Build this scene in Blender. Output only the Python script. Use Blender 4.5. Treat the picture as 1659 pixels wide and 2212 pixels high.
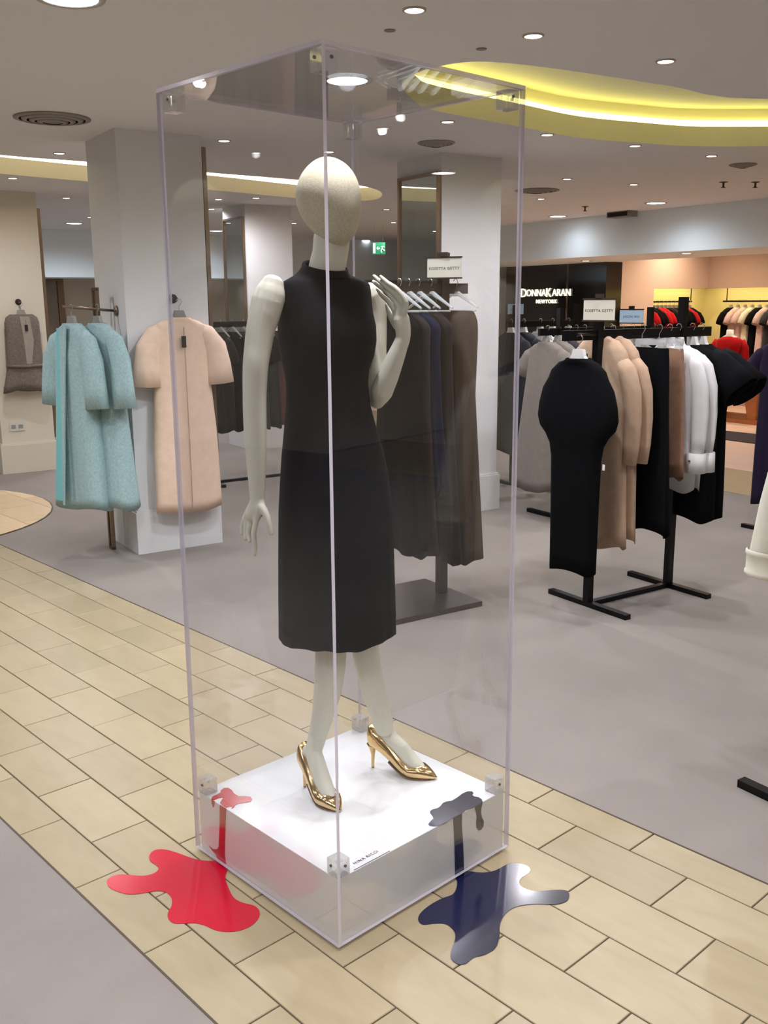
import bpy, bmesh, math, random
import numpy as np
from mathutils import Vector, Matrix
random.seed(7)
PI = math.pi
scene = bpy.context.scene
for o in list(bpy.data.objects):
    bpy.data.objects.remove(o)
# ------------------------------------------------------------------ camera
W_, H_ = 1659, 2212
CZ, FPX = 1.67236, 2090.18
YAW, PIT, ROL = math.radians(137.2554), math.radians(-12.2290), math.radians(0.3989)
fw = np.array([math.cos(YAW)*math.cos(PIT), math.sin(YAW)*math.cos(PIT), math.sin(PIT)])
rt = np.array([math.sin(YAW), -math.cos(YAW), 0.0])
dn = np.cross(fw, rt)
c_, s_ = math.cos(ROL), math.sin(ROL)
RR = np.stack([c_*rt+s_*dn, -s_*rt+c_*dn, fw])
CAM = np.array([0.0, 0.0, CZ])
cd = bpy.data.cameras.new('camera')
cd.sensor_fit = 'VERTICAL'; cd.sensor_height = 36.0; cd.lens = FPX/H_*36.0
cd.clip_start = 0.02; cd.clip_end = 200
co = bpy.data.objects.new('camera', cd)
scene.collection.objects.link(co)
m3 = Matrix(((RR[0][0], -RR[1][0], -RR[2][0]), (RR[0][1], -RR[1][1], -RR[2][1]), (RR[0][2], -RR[1][2], -RR[2][2])))
co.matrix_world = Matrix.Translation(Vector(CAM)) @ m3.to_4x4()
scene.camera = co
# ------------------------------------------------------------------ world, view
w = bpy.data.worlds.new('world'); scene.world = w; w.use_nodes = True
w.node_tree.nodes['Background'].inputs[0].default_value = (0.9, 0.88, 0.85, 1)
w.node_tree.nodes['Background'].inputs[1].default_value = 0.25
scene.view_settings.view_transform = 'Standard'
scene.view_settings.look = 'None'
scene.view_settings.gamma = 1.0
scene.view_settings.use_curve_mapping = False
scene.view_settings.exposure = 0.28
scene.cycles.transparent_max_bounces = 12
scene.cycles.max_bounces = 5
scene.cycles.glossy_bounces = 3
scene.cycles.transmission_bounces = 5
scene.cycles.adaptive_threshold = 0.12
scene.cycles.diffuse_bounces = 3
scene.cycles.caustics_reflective = False
scene.cycles.caustics_refractive = False
scene.cycles.sample_clamp_indirect = 6.0
SPOT_W, BIG_W = 40.0, 70.0        # watts of the small and large ceiling lamps
# ------------------------------------------------------------------ geometry helpers
def ray(px, py):
    return np.array([(px-W_/2)/FPX, (py-H_/2)/FPX, 1.0]) @ RR
def up(px, py, z=0.0):                       # pixel -> point on the horizontal plane z
    d = ray(px, py); return CAM + d*((z-CZ)/d[2])
TH = math.radians(-9.5)                      # the shop's walls and racks are turned against the walkway
EX = np.array([math.cos(TH), math.sin(TH)]); EY = np.array([-math.sin(TH), math.cos(TH)])
def xy(s, t): return s*EX + t*EY
def P(s, t, z): a = xy(s, t); return (a[0], a[1], z)
def vplane(px, py, A, n):                    # pixel -> point on the vertical plane through A with normal n
    d = ray(px, py); return CAM + d*((A[0]-CAM[0])*n[0]+(A[1]-CAM[1])*n[1])/(d[0]*n[0]+d[1]*n[1])
def lin(c):
    if isinstance(c, str):
        c = [int(c[i:i+2], 16)/255 for i in (0, 2, 4)]
    return tuple((x/12.92 if x <= 0.04045 else ((x+0.055)/1.055)**2.4) for x in c)
COL = scene.collection
class G:
    def __init__(self): self.v = []; self.f = []; self.mi = []
    def add(self, vs, fs, mi=0):
        b = len(self.v); self.v += [tuple(float(a) for a in q) for q in vs]
        self.f += [tuple(b+i for i in f) for f in fs]; self.mi += [mi]*len(fs); return self
    def box(self, x0, x1, y0, y1, z0, z1, mi=0, edge=None):
        vs = [(x, y, z) for z in (z0, z1) for y in (y0, y1) for x in (x0, x1)]
        fs = [(0, 2, 3, 1), (4, 5, 7, 6), (0, 1, 5, 4), (2, 6, 7, 3), (0, 4, 6, 2), (1, 3, 7, 5)]
        self.add(vs, fs, mi)
        if edge is not None:                 # all faces except the two largest are edge faces
            ar = [(x1-x0)*(y1-y0)]*2+[(x1-x0)*(z1-z0)]*2+[(y1-y0)*(z1-z0)]*2
            mx = max(ar)
            for k in range(6):
                if ar[k] < mx*0.99: self.mi[-6+k] = edge
        return self
    def loft(self, rings, cap0=True, cap1=True, mi=0, closed=True):
        n = len(rings[0]); vs = [p for r in rings for p in r]; fs = []
        for i in range(len(rings)-1):
            for j in range(n if closed else n-1):
                k = (j+1) % n
                fs.append((i*n+j, i*n+k, (i+1)*n+k, (i+1)*n+j))
        if cap0: fs.append(tuple(reversed(range(n))))
        if cap1: fs.append(tuple(range((len(rings)-1)*n, len(rings)*n)))
        return self.add(vs, fs, mi)
    def tube(self, pts, rad, n=10, mi=0, cap=True, flat=None):
        pts = [np.array(p, float) for p in pts]
        if not hasattr(rad, '__len__'): rad = [rad]*len(pts)
        T = []
        for i in range(len(pts)):
            a = pts[max(i-1, 0)]; b = pts[min(i+1, len(pts)-1)]
            d = b-a; T.append(d/(np.linalg.norm(d)+1e-9))
        ref = np.array([0, 0, 1.0]) if abs(T[0][2]) < 0.9 else np.array([1.0, 0, 0])
        N = np.cross(T[0], ref); N /= np.linalg.norm(N)
        rings = []
        for i in range(len(pts)):
            N = N - T[i]*(N@T[i]); N /= np.linalg.norm(N); B = np.cross(T[i], N)
            rings.append([pts[i]+rad[i]*(math.cos(a)*N+math.sin(a)*B) for a in np.linspace(0, 2*PI, n, endpoint=False)])
        return self.loft(rings, cap, cap, mi)
    def prism(self, poly, z0, z1, mi=0, side=None):
        n = len(poly)
        vs = [(p[0], p[1], z0) for p in poly]+[(p[0], p[1], z1) for p in poly]
        self.add(vs, [tuple(range(n-1, -1, -1)), tuple(range(n, 2*n))], mi)
        b = len(self.v)-2*n
        for i in range(n):
            j = (i+1) % n; self.f.append((b+i, b+j, b+n+j, b+n+i)); self.mi.append(mi if side is None else side)
        return self
    def lathe(self, prof, n=24, mi=0, c=(0, 0), cap0=False, cap1=False):
        return self.loft([[(c[0]+r*math.cos(a), c[1]+r*math.sin(a), z) for a in np.linspace(0, 2*PI, n, endpoint=False)] for r, z in prof], cap0, cap1, mi)
    def xf(self, f): self.v = [tuple(float(a) for a in f(q)) for q in self.v]; return self
    def mesh(self, name, mats, smooth=False, fixn=True):
        me = bpy.data.meshes.new(name); me.from_pydata(self.v, [], self.f)
        if not isinstance(mats, (list, tuple)): mats = [mats]
        for m in mats: me.materials.append(m)
        me.polygons.foreach_set('material_index', self.mi)
        if smooth: me.polygons.foreach_set('use_smooth', [True]*len(self.f))
        me.update()
        if fixn:
            bm = bmesh.new(); bm.from_mesh(me); bmesh.ops.recalc_face_normals(bm, faces=bm.faces); bm.to_mesh(me); bm.free()
        return me
    def build(self, name, mats, parent=None, smooth=False, loc=None, rotz=0.0, angle=None, fixn=True):
        o = bpy.data.objects.new(name, self.mesh(name, mats, smooth, fixn)); COL.objects.link(o)
        if parent is not None: o.parent = parent
        if loc is not None: o.location = loc
        o.rotation_euler = (0, 0, rotz)
        if angle is not None:
            for p in o.data.polygons: p.use_smooth = True
            try: o.data.set_sharp_from_angle(angle=angle)
            except Exception: pass
        return o
def tag(o, label=None, cat=None, group=None, kind=None):
    if label: o['label'] = label
    if cat: o['category'] = cat
    if group: o['group'] = group
    if kind: o['kind'] = kind
    return o
def thing(name, label, cat, loc=(0, 0, 0), rotz=0.0, group=None):
    o = bpy.data.objects.new(name, None); COL.objects.link(o)
    o.empty_display_size = 0.1; o.location = loc; o.rotation_euler = (0, 0, rotz)
    return tag(o, label, cat, group)
def struct(o): o['kind'] = 'structure'; return o
def dup(root, loc, rotz=None, label=None, mats=None):
    r = root.copy(); COL.objects.link(r); r.location = loc
    if rotz is not None: r.rotation_euler = (0, 0, rotz)
    if label: r['label'] = label
    for ch in list(root.children):
        c = ch.copy(); COL.objects.link(c); c.parent = r
        for g in ch.children:
            d = g.copy(); COL.objects.link(d); d.parent = c
    return r
def smoothpoly(pts, k=4):                    # closed Catmull-Rom
    out = []; n = len(pts); pts = [np.array(p, float) for p in pts]
    for i in range(n):
        p0, p1, p2, p3 = pts[i-1], pts[i], pts[(i+1) % n], pts[(i+2) % n]
        for j in range(k):
            t = j/k
            out.append(0.5*((2*p1)+(-p0+p2)*t+(2*p0-5*p1+4*p2-p3)*t*t+(-p0+3*p1-3*p2+p3)*t**3))
    return out
def fillpoly(outer, holes, z):               # flat polygon with holes -> verts, faces
    cu = bpy.data.curves.new('tmp', 'CURVE'); cu.dimensions = '2D'; cu.fill_mode = 'BOTH'
    for poly in [outer]+holes:
        sp = cu.splines.new('POLY'); sp.points.add(len(poly)-1); sp.use_cyclic_u = True
        for i, p in enumerate(poly): sp.points[i].co = (p[0], p[1], 0, 1)
    ob = bpy.data.objects.new('tmp', cu)
    me = ob.to_mesh()
    vs = [(v.co.x, v.co.y, z) for v in me.vertices]; fs = [tuple(p.vertices) for p in me.polygons]
    ob.to_mesh_clear(); bpy.data.objects.remove(ob); bpy.data.curves.remove(cu)
    return vs, fs
def textmesh(txt, size, ext=0.0008, spacing=1.0):   # centred at origin, in local x/z plane facing -y
    cu = bpy.data.curves.new('tmp', 'FONT'); cu.body = txt; cu.size = size; cu.extrude = ext
    cu.align_x = 'CENTER'; cu.align_y = 'CENTER'; cu.space_character = spacing; cu.resolution_u = 3
    ob = bpy.data.objects.new('tmp', cu); me = ob.to_mesh()
    g = G(); g.add([(v.co.x, -v.co.z, v.co.y) for v in me.vertices], [tuple(p.vertices) for p in me.polygons])
    ob.to_mesh_clear(); bpy.data.objects.remove(ob); bpy.data.curves.remove(cu)
    return g
# ------------------------------------------------------------------ materials
MATS = {}
def mat(name, color, rough=0.6, metal=0.0, var=None, bump=None, emit=None, spec=0.5, sheen=0.0, coat=0.0):
    m = bpy.data.materials.new(name); m.use_nodes = True; nt = m.node_tree; b = nt.nodes['Principled BSDF']
    c = lin(color); b.inputs['Base Color'].default_value = (*c, 1)
    b.inputs['Roughness'].default_value = rough; b.inputs['Metallic'].default_value = metal
    b.inputs['Specular IOR Level'].default_value = spec
    if sheen: b.inputs['Sheen Weight'].default_value = sheen
    if coat: b.inputs['Coat Weight'].default_value = coat; b.inputs['Coat Roughness'].default_value = 0.08
    tc = None
    if var or bump: tc = nt.nodes.new('ShaderNodeTexCoord')
    if var:                                  # (scale, amount, detail)
        nz = nt.nodes.new('ShaderNodeTexNoise'); nz.inputs['Scale'].default_value = var[0]; nz.inputs['Detail'].default_value = var[2] if len(var) > 2 else 4
        nt.links.new(tc.outputs['Object'], nz.inputs['Vector'])
        rp = nt.nodes.new('ShaderNodeValToRGB'); a = var[1]
        rp.color_ramp.elements[0].position = 0.3; rp.color_ramp.elements[1].position = 0.7
        rp.color_ramp.elements[0].color = (*[x*(1-a) for x in c], 1); rp.color_ramp.elements[1].color = (*[min(1, x*(1+a)) for x in c], 1)
        nt.links.new(nz.outputs['Fac'], rp.inputs['Fac']); nt.links.new(rp.outputs['Color'], b.inputs['Base Color'])
    if bump:                                 # (scale, strength, distance)
        nz = nt.nodes.new('ShaderNodeTexNoise'); nz.inputs['Scale'].default_value = bump[0]; nz.inputs['Detail'].default_value = 3
        nt.links.new(tc.outputs['Object'], nz.inputs['Vector'])
        bp = nt.nodes.new('ShaderNodeBump'); bp.inputs['Strength'].default_value = bump[1]; bp.inputs['Distance'].default_value = bump[2]
        nt.links.new(nz.outputs['Fac'], bp.inputs['Height']); nt.links.new(bp.outputs['Normal'], b.inputs['Normal'])
    if emit:
        b.inputs['Emission Color'].default_value = (*lin(emit[0]), 1); b.inputs['Emission Strength'].default_value = emit[1]
    MATS[name] = m; return m
def acrylic(name):                           # clear sheet: straight-through transparency under a Fresnel mirror
    m = bpy.data.materials.new(name); m.use_nodes = True; nt = m.node_tree; nt.nodes.clear()
    out = nt.nodes.new('ShaderNodeOutputMaterial'); mix = nt.nodes.new('ShaderNodeMixShader')
    tr = nt.nodes.new('ShaderNodeBsdfTransparent'); tr.inputs[0].default_value = (0.985, 0.983, 0.985, 1)
    gl = nt.nodes.new('ShaderNodeBsdfGlossy'); gl.inputs['Roughness'].default_value = 0.0
    fr = nt.nodes.new('ShaderNodeFresnel'); ge = nt.nodes.new('ShaderNodeNewGeometry')
    mr = nt.nodes.new('ShaderNodeMapRange'); mr.inputs['To Min'].default_value = 1.49; mr.inputs['To Max'].default_value = 1/1.49
    nt.links.new(ge.outputs['Backfacing'], mr.inputs['Value']); nt.links.new(mr.outputs['Result'], fr.inputs['IOR'])
    nt.links.new(fr.outputs[0], mix.inputs[0]); nt.links.new(tr.outputs[0], mix.inputs[1]); nt.links.new(gl.outputs[0], mix.inputs[2])
    nt.links.new(mix.outputs[0], out.inputs[0]); return m
def acrylic_edge(name):
    m = bpy.data.materials.new(name); m.use_nodes = True; nt = m.node_tree; nt.nodes.clear()
    out = nt.nodes.new('ShaderNodeOutputMaterial'); mix = nt.nodes.new('ShaderNodeMixShader'); mix.inputs[0].default_value = 0.75
    tr = nt.nodes.new('ShaderNodeBsdfTransparent'); tr.inputs[0].default_value = (0.93, 0.9, 0.95, 1)
    b = nt.nodes.new('ShaderNodeBsdfPrincipled'); b.inputs['Base Color'].default_value = (*lin('ece6f2'), 1); b.inputs['Roughness'].default_value = 0.15
    nt.links.new(tr.outputs[0], mix.inputs[1]); nt.links.new(b.outputs[0], mix.inputs[2]); nt.links.new(mix.outputs[0], out.inputs[0]); return m
def glass(name):                             # polished solid block: part refraction, part straight-through, with glints
    m = acrylic(name); nt = m.node_tree; out = [n for n in nt.nodes if n.type == 'OUTPUT_MATERIAL'][0]; src = out.inputs[0].links[0].from_socket
    mx = nt.nodes.new('ShaderNodeMixShader'); mx.inputs[0].default_value = 0.55; b = nt.nodes.new('ShaderNodeBsdfPrincipled')
    b.inputs['Base Color'].default_value = (1, 1, 1, 1); b.inputs['Roughness'].default_value = 0.03; b.inputs['IOR'].default_value = 1.49; b.inputs['Transmission Weight'].default_value = 0.62
    nt.links.new(src, mx.inputs[1]); nt.links.new(b.outputs[0], mx.inputs[2]); nt.links.new(mx.outputs[0], out.inputs[0]); return m
def clearplastic(name, col, a):
    m = bpy.data.materials.new(name); m.use_nodes = True; b = m.node_tree.nodes['Principled BSDF']
    b.inputs['Base Color'].default_value = (*lin(col), 1); b.inputs['Alpha'].default_value = a; b.inputs['Roughness'].default_value = 0.15; return m
def stone(name, c1, c2):                     # limestone tile: per-tile tint, soft veining, honed gloss
    m = bpy.data.materials.new(name); m.use_nodes = True; nt = m.node_tree; b = nt.nodes['Principled BSDF']
    oi = nt.nodes.new('ShaderNodeObjectInfo'); tc = nt.nodes.new('ShaderNodeTexCoord')
    mp = nt.nodes.new('ShaderNodeMapping'); mp.inputs['Scale'].default_value = (3, 9, 3)
    ad = nt.nodes.new('ShaderNodeVectorMath'); ad.operation = 'ADD'
    nt.links.new(tc.outputs['Object'], ad.inputs[0]); nt.links.new(oi.outputs['Location'], ad.inputs[1]); nt.links.new(ad.outputs[0], mp.inputs['Vector'])
    nz = nt.nodes.new('ShaderNodeTexNoise'); nz.inputs['Scale'].default_value = 1.6; nz.inputs['Detail'].default_value = 6; nz.inputs['Distortion'].default_value = 0.6
    nt.links.new(mp.outputs[0], nz.inputs['Vector'])
    m1 = nt.nodes.new('ShaderNodeMix'); m1.data_type = 'RGBA'; m1.inputs['A'].default_value = (*lin(c1), 1); m1.inputs['B'].default_value = (*lin(c2), 1)
    nt.links.new(nz.outputs['Fac'], m1.inputs['Factor'])
    hs = nt.nodes.new('ShaderNodeHueSaturation'); mr = nt.nodes.new('ShaderNodeMapRange'); mr.inputs['To Min'].default_value = 0.92; mr.inputs['To Max'].default_value = 1.06
    nt.links.new(oi.outputs['Random'], mr.inputs['Value']); nt.links.new(mr.outputs[0], hs.inputs['Value']); nt.links.new(m1.outputs['Result'], hs.inputs['Color'])
    nt.links.new(hs.outputs[0], b.inputs['Base Color']); b.inputs['Roughness'].default_value = 0.34; b.inputs['Specular IOR Level'].default_value = 0.4
    return m
def emis(name, col, st):
    m = bpy.data.materials.new(name); m.use_nodes = True; nt = m.node_tree; nt.nodes.clear()
    out = nt.nodes.new('ShaderNodeOutputMaterial'); e = nt.nodes.new('ShaderNodeEmission')
    e.inputs[0].default_value = (*lin(col), 1); e.inputs[1].default_value = st; nt.links.new(e.outputs[0], out.inputs[0]); return m
M_carpet = mat('carpet', '948c85', 0.95, var=(1.6, 0.08, 9), bump=(420, 0.5, 0.004), spec=0.1)
M_carpet2 = mat('carpet_boutique', 'd3b49f', 0.95, var=(3, 0.05, 6), bump=(300, 0.4, 0.004), spec=0.1)
M_grout = mat('grout', '574b3e', 0.9, bump=(80, 0.4, 0.002))
M_tile = stone('limestone', 'a09070', 'b4a485')
M_tile2 = stone('limestone_warm', 'd2b48c', 'e3cba6')
M_ceil = mat('ceiling_paint', 'e8e6e5', 0.85, bump=(60, 0.05, 0.002), spec=0.2)
M_cove = mat('cove_paint', 'e6e0c8', 0.8)
M_wall = mat('white_paint', 'e9e8e8', 0.7, bump=(90, 0.06, 0.001), spec=0.3)
M_cream = mat('cream_paint', 'e2d9c8', 0.7, bump=(90, 0.06, 0.001), spec=0.3)
M_fascia = mat('fascia_paint', 'eef6f9', 0.75, bump=(60, 0.04, 0.001))
M_pink = mat('boutique_wall', 'cdb3a0', 0.75, bump=(60, 0.05, 0.001))
M_brown = mat('boutique_wall_brown', 'b39a86', 0.75, bump=(60, 0.05, 0.001))
M_niche = mat('niche_paint', 'e8d9a0', 0.75)
M_blackgloss = mat('black_gloss_panel', '0c0c10', 0.12, coat=0.5)
M_blackmetal = mat('black_metal', '151417', 0.35, metal=0.6)
M_bronze = mat('dark_bronze', '4a3f38', 0.35, metal=0.6)
M_brass = mat('brushed_brass', '8c7763', 0.35, metal=0.8, var=(40, 0.1))
M_steel = mat('lift_steel', '8a837a', 0.3, metal=0.9, var=(4, 0.1))
M_chrome = mat('chrome', 'd8d8dc', 0.08, metal=1.0)
M_mirror = mat('mirror', 'cfd6d4', 0.01, metal=1.0)
M_plinth = mat('plinth_white', 'f1f2f1', 0.35, coat=0.2)
M_acr = acrylic('acrylic_sheet'); M_acre = acrylic_edge('acrylic_edge'); M_glass = glass('acrylic_block')
M_red = mat('red_vinyl', 'c30f2e', 0.22, coat=0.4)
M_navy = mat('navy_vinyl', '12163c', 0.18, coat=0.4)
M_manq = mat('mannequin_ivory', 'e2e0ce', 0.38, bump=(30, 0.03, 0.001))
M_linen = mat('mannequin_linen', 'd6cfb4', 0.85, var=(260, 0.14, 2), bump=(420, 0.5, 0.001))
M_dress = mat('navy_black_crepe', '0b0c13', 0.8, var=(18, 0.15), spec=0.15)
M_gold = mat('gold_leather', 'e3c28a', 0.13, metal=1.0, bump=(38, 0.25, 0.004))
M_goldm = mat('gold_heel', 'd9b47c', 0.18, metal=1.0)
M_white = mat('white_plastic', 'd9d7d2', 0.4)
M_greyp = mat('grey_hanger', '9d9993', 0.4)
M_clearp = clearplastic('clear_plastic', 'cfd2d2', 0.45)
M_tagb = mat('tag_black', '0e0e12', 0.5)
M_tagw = mat('tag_white', 'e4e4e0', 0.5)
M_card = mat('sign_card', 'cfc9b8', 0.5)
M_cardb = mat('sign_card_blue', '9fb4c4', 0.5)
M_ink = mat('ink', '2b2926', 0.6)
M_inkg = mat('ink_grey', '4c4f55', 0.6)
M_lampw = emis('lamp_warm', 'fff1dc', 14.0)
M_lampc = emis('lamp_cool', 'eaf4ff', 12.0)
M_trimr = mat('lamp_trim', 'b5aaa0', 0.4)
M_ledy = emis('cove_led_yellow', 'faf28c', 5.0)
M_ledw = emis('cove_led_warm', 'fff0d2', 7.0)
M_nichefill = emis('niche_fill_glow', 'fff2c4', 16.0)
M_letter = emis('sign_letters', 'fff0c8', 2.2)
M_exitg = mat('exit_green', '0f7a4c', 0.5, emit=('0f7a4c', 0.5))
M_exitw = mat('exit_white', 'e8f5ee', 0.5, emit=('e8f5ee', 0.9))
M_vent = mat('vent_metal', '8d847c', 0.5)
M_dark = mat('dark_void', '1a1816', 0.9)
M_wood = mat('orange_wood', 'a8622f', 0.45, var=(6, 0.2), bump=(40, 0.1, 0.001))
M_rug = mat('dark_rug', '2a2028', 0.95, bump=(200, 0.4, 0.003))
M_fur = mat('fur_trim', 'd8c49a', 0.9, var=(60, 0.3), sheen=0.4)
def fab(name, col, var=0.08, b=0.35, sc=260, sheen=0.08): return mat(name, col, 0.9, var=(24 if b < .8 else 70, var, 5), bump=(sc, b, 0.0012) if b > .8 else None, sheen=sheen, spec=0.12)
F_teal = fab('teal_boucle', 'a3bfc1', 0.12, 0.9, 170)
F_teallin = fab('teal_lining', '7ec4c6', 0.03, 0.05)
F_peach = fab('peach_wool', 'efd2ba', 0.05, 0.5)
F_peachd = fab('peach_seam', 'c8a68e')
F_vest = fab('grey_tweed', '7b7269', 0.22, 0.9, 150)
F_vestl = fab('vest_lining', 'a39a90', 0.05)
F_black = fab('black_crepe', '0a0a0d', 0.1, 0.2, sheen=0.0)
F_camel = fab('camel_wool', 'b89b82', 0.06, 0.5)
F_brown = fab('tan_wool', '93705a', 0.1, 0.6)
F_white = fab('white_cotton', 'd8d6d4', 0.03, 0.15)
F_taupe = fab('taupe_crepe', '7b736c', 0.06, 0.3)
F_grey = fab('dark_grey', '333337', 0.1, 0.4)
F_choc = fab('dark_brown', '241d1b', 0.12, 0.3)
F_tan = fab('tan_silk', '8d6f56', 0.08, 0.2)
F_navyf = fab('navy_wool', '10142a', 0.1, 0.3)
F_red = fab('red_wool', 'b0141c', 0.08, 0.3)
F_rose = fab('rose_crepe', 'cfb3ac', 0.05, 0.2)
F_crm = fab('cream_wool', 'dcd2b6', 0.06, 0.4)
F_purple = fab('deep_purple', '1b0f27', 0.1, 0.3)
F_ivory = fab('ivory_wool', 'e4e1cf', 0.04, 0.4)
F_umber = fab('umber', '4d3f35', 0.1, 0.3)
F_wine = fab('wine', '5a2730', 0.1, 0.3)
# ------------------------------------------------------------------ the setting
ZC = 2.75
def bxy(g, s0, s1, t0, t1, z0, z1, mi=0, edge=None):     # box in shop axes, world mesh
    k = G(); k.box(s0, s1, t0, t1, z0, z1, mi, edge); k.xf(lambda q: P(q[0], q[1], q[2])); g.add(k.v, k.f); g.mi[-6:] = k.mi; return g
def sbox(name, m, s0, s1, t0, t1, z0, z1, parent=None):
    return bxy(G(), s0, s1, t0, t1, z0, z1).build(name, m, parent)
XL, XR, YB, YT = -24.0, 7.0, -7.0, 19.0
ROW = [2.5412, 2.4012, 2.2012, 2.0012, 1.8012, 1.6012, 1.4012, 1.2012, 1.0514]
floor = struct(G().box(XL, XR, ROW[0], YT, -0.06, 0.0).box(XL, XR, YB, ROW[8], -0.06, 0.0).build('floor', M_carpet))
walk = struct(G().box(XL, XR, ROW[8], ROW[0], -0.06, -0.004).build('floor_walkway', M_grout))
for k_, yy in ((4, ROW[0]), (5, ROW[8])): struct(G().box(XL, XR, yy-.003, yy+.003, -.02, .0012).build('trim_%d' % k_, M_grout))
tmesh = {}
def tile_mesh(lx, ly, m):
    k = (round(lx, 4), round(ly, 4), m.name)
    if k not in tmesh:
        h = 0.0022; bv = 0.0016; x = lx/2-h; y = ly/2-h
        g = G().loft([[(-x, -y, -0.012), (x, -y, -0.012), (x, y, -0.012), (-x, y, -0.012)], [(-x, -y, -bv), (x, -y, -bv), (x, y, -bv), (-x, y, -bv)],
                      [(-x+bv, -y+bv, 0), (x-bv, -y+bv, 0), (x-bv, y-bv, 0), (-x+bv, y-bv, 0)]], False, True)
        tmesh[k] = g.mesh('tile', m)
    return tmesh[k]
for r in range(1, 9):
    y0, y1 = ROW[r], ROW[r-1]
    u = 0.2*(-0.42+(1 if r % 2 else 0))
    n0 = int((-9.0-u)/0.4)-1; n1 = int((0.9-u)/0.4)+1
    for n in range(n0, n1):
        o = bpy.data.objects.new('tile', tile_mesh(0.4, y1-y0, M_tile)); COL.objects.link(o); o.parent = walk
        o.location = (u+n*0.4+0.2, (y0+y1)/2, random.uniform(-0.0006, 0.0004))
far = G().box(XL, -9.4, ROW[8], ROW[0], -0.012, -0.0005).build('walkway_stone', M_tile, walk); far['kind'] = 'stuff'
# round limestone bay on the left
BC, BR = np.array([-8.28, 2.17]), 1.31
bay = struct(G().prism([(BC[0]+BR*math.cos(a), BC[1]+BR*math.sin(a)) for a in np.linspace(math.asin((ROW[0]-BC[1])/BR), PI-math.asin((ROW[0]-BC[1])/BR), 48)], -0.02, 0.003).build('floor_bay', M_bronze))
def clip(poly, cx, cy, r, n=40):
    out = poly
    for k in range(n):
        a = 2*PI*k/n; nx, ny = math.cos(a), math.sin(a); res = []
        for i in range(len(out)):
            p, q = out[i], out[(i+1) % len(out)]
            dp = (p[0]-cx)*nx+(p[1]-cy)*ny-r; dq = (q[0]-cx)*nx+(q[1]-cy)*ny-r
            if dp <= 0: res.append(p)
            if dp*dq < 0:
                t = dp/(dp-dq); res.append((p[0]+(q[0]-p[0])*t, p[1]+(q[1]-p[1])*t))
        out = res
        if not out: return out
    return out
for i in range(-4, 4):
    for j in range(0, 4):
        x0, y0 = BC[0]+i*0.6+(0.3 if j % 2 else 0), 2.5412+j*0.4
        pl = clip([(x0+.002, y0+.002), (x0+.598, y0+.002), (x0+.598, y0+.398), (x0+.002, y0+.398)], BC[0], BC[1], BR-0.014)
        if len(pl) > 2: G().prism(pl, 0.0, 0.006).build('tile', M_tile2, bay)
# ceiling with two lit coves
def covepts(far_px, near_px): return [up(a, b, ZC)[:2] for a, b in far_px], [up(a, b, ZC)[:2] for a, b in near_px]
f1, n1 = covepts([(900, 222), (945, 240), (1130, 275), (1250, 297), (1400, 310), (1500, 316), (1659, 316)], [(1659, 214), (1450, 186), (1300, 163), (1150, 142), (1040, 133), (965, 140), (900, 158), (868, 185)])
coveR = smoothpoly([*f1, f1[-1]+np.array([.55, .55]), f1[-1]+np.array([1.3, .7]), np.array([-1.2, 7.2]), np.array([-1.4, 6.4]), *n1], 4)
f2, n2 = covepts([(815, 430), (760, 434), (640, 428), (450, 410), (192, 392), (0, 375)], [(0, 335), (192, 350), (450, 373), (640, 388), (770, 400), (822, 414)])
e = f2[-1]-f2[-2]; e = e/np.linalg.norm(e)
coveL = smoothpoly([*f2, f2[-1]+e*1.5, f2[-1]+e*2.4+np.array([.5, 0]), n2[0]+e*1.6, *n2], 4)
def area2(p): return sum(p[i][0]*p[(i+1) % len(p)][1]-p[(i+1) % len(p)][0]*p[i][1] for i in range(len(p)))
vs, fs = fillpoly([(XL, YB), (XR, YB), (XR, YT), (XL, YT)], [coveR, coveL], ZC)
ceil = struct(G().add(vs, fs).build('ceiling', M_ceil))
sbox('roof_slab', M_dark, -30, 12, -12, 22, 3.25, 3.35, ceil)
def offset(poly, d):
    n = len(poly); sg = 1 if area2(poly) > 0 else -1; out = []
    for i in range(n):
        t = poly[(i+1) % n]-poly[i-1]; t = t/np.linalg.norm(t); out.append(poly[i]+sg*d*np.array([t[1], -t[0]]))
    return out
def cove(poly, led, nm):
    inn = offset(poly, 0.012); outp = offset(poly, 0.10); g = G()
    ring = lambda pl, z: [(p[0], p[1], z) for p in pl]
    g.loft([ring(poly, ZC), ring(poly, ZC+0.135), ring(inn, ZC+0.135), ring(inn, ZC)], False, False)
    g.build('cove_lip', M_cove, ceil, fixn=False)
    G().loft([ring(inn, ZC+0.03), ring(outp, ZC+0.03), ring(outp, ZC+0.27)], False, False).build('cove_wall', M_cove, ceil, fixn=False)
    vs, fs = fillpoly([tuple(p) for p in outp], [], ZC+0.27)
    G().add(vs, fs).build('cove_top', M_cove, ceil)
    a = offset(poly, 0.092); b = offset(poly, 0.085)
    G().loft([ring(a, ZC+0.11), ring(b, ZC+0.11), ring(b, ZC+0.19), ring(a, ZC+0.19)], False, False).build(nm, led, ceil, fixn=False)
cove(coveR, M_ledy, 'cove_light'); cove(coveL, M_ledw, 'cove_light')
# outer shell, seen only in reflections or at the far ends
wl = struct(sbox('wall_back', M_cream, 3.6, 3.7, -7, 16, 0, 3.2))
struct(sbox('wall_near', M_cream, -24, 3.6, -5.6, -5.5, 0, 3.2))
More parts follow.
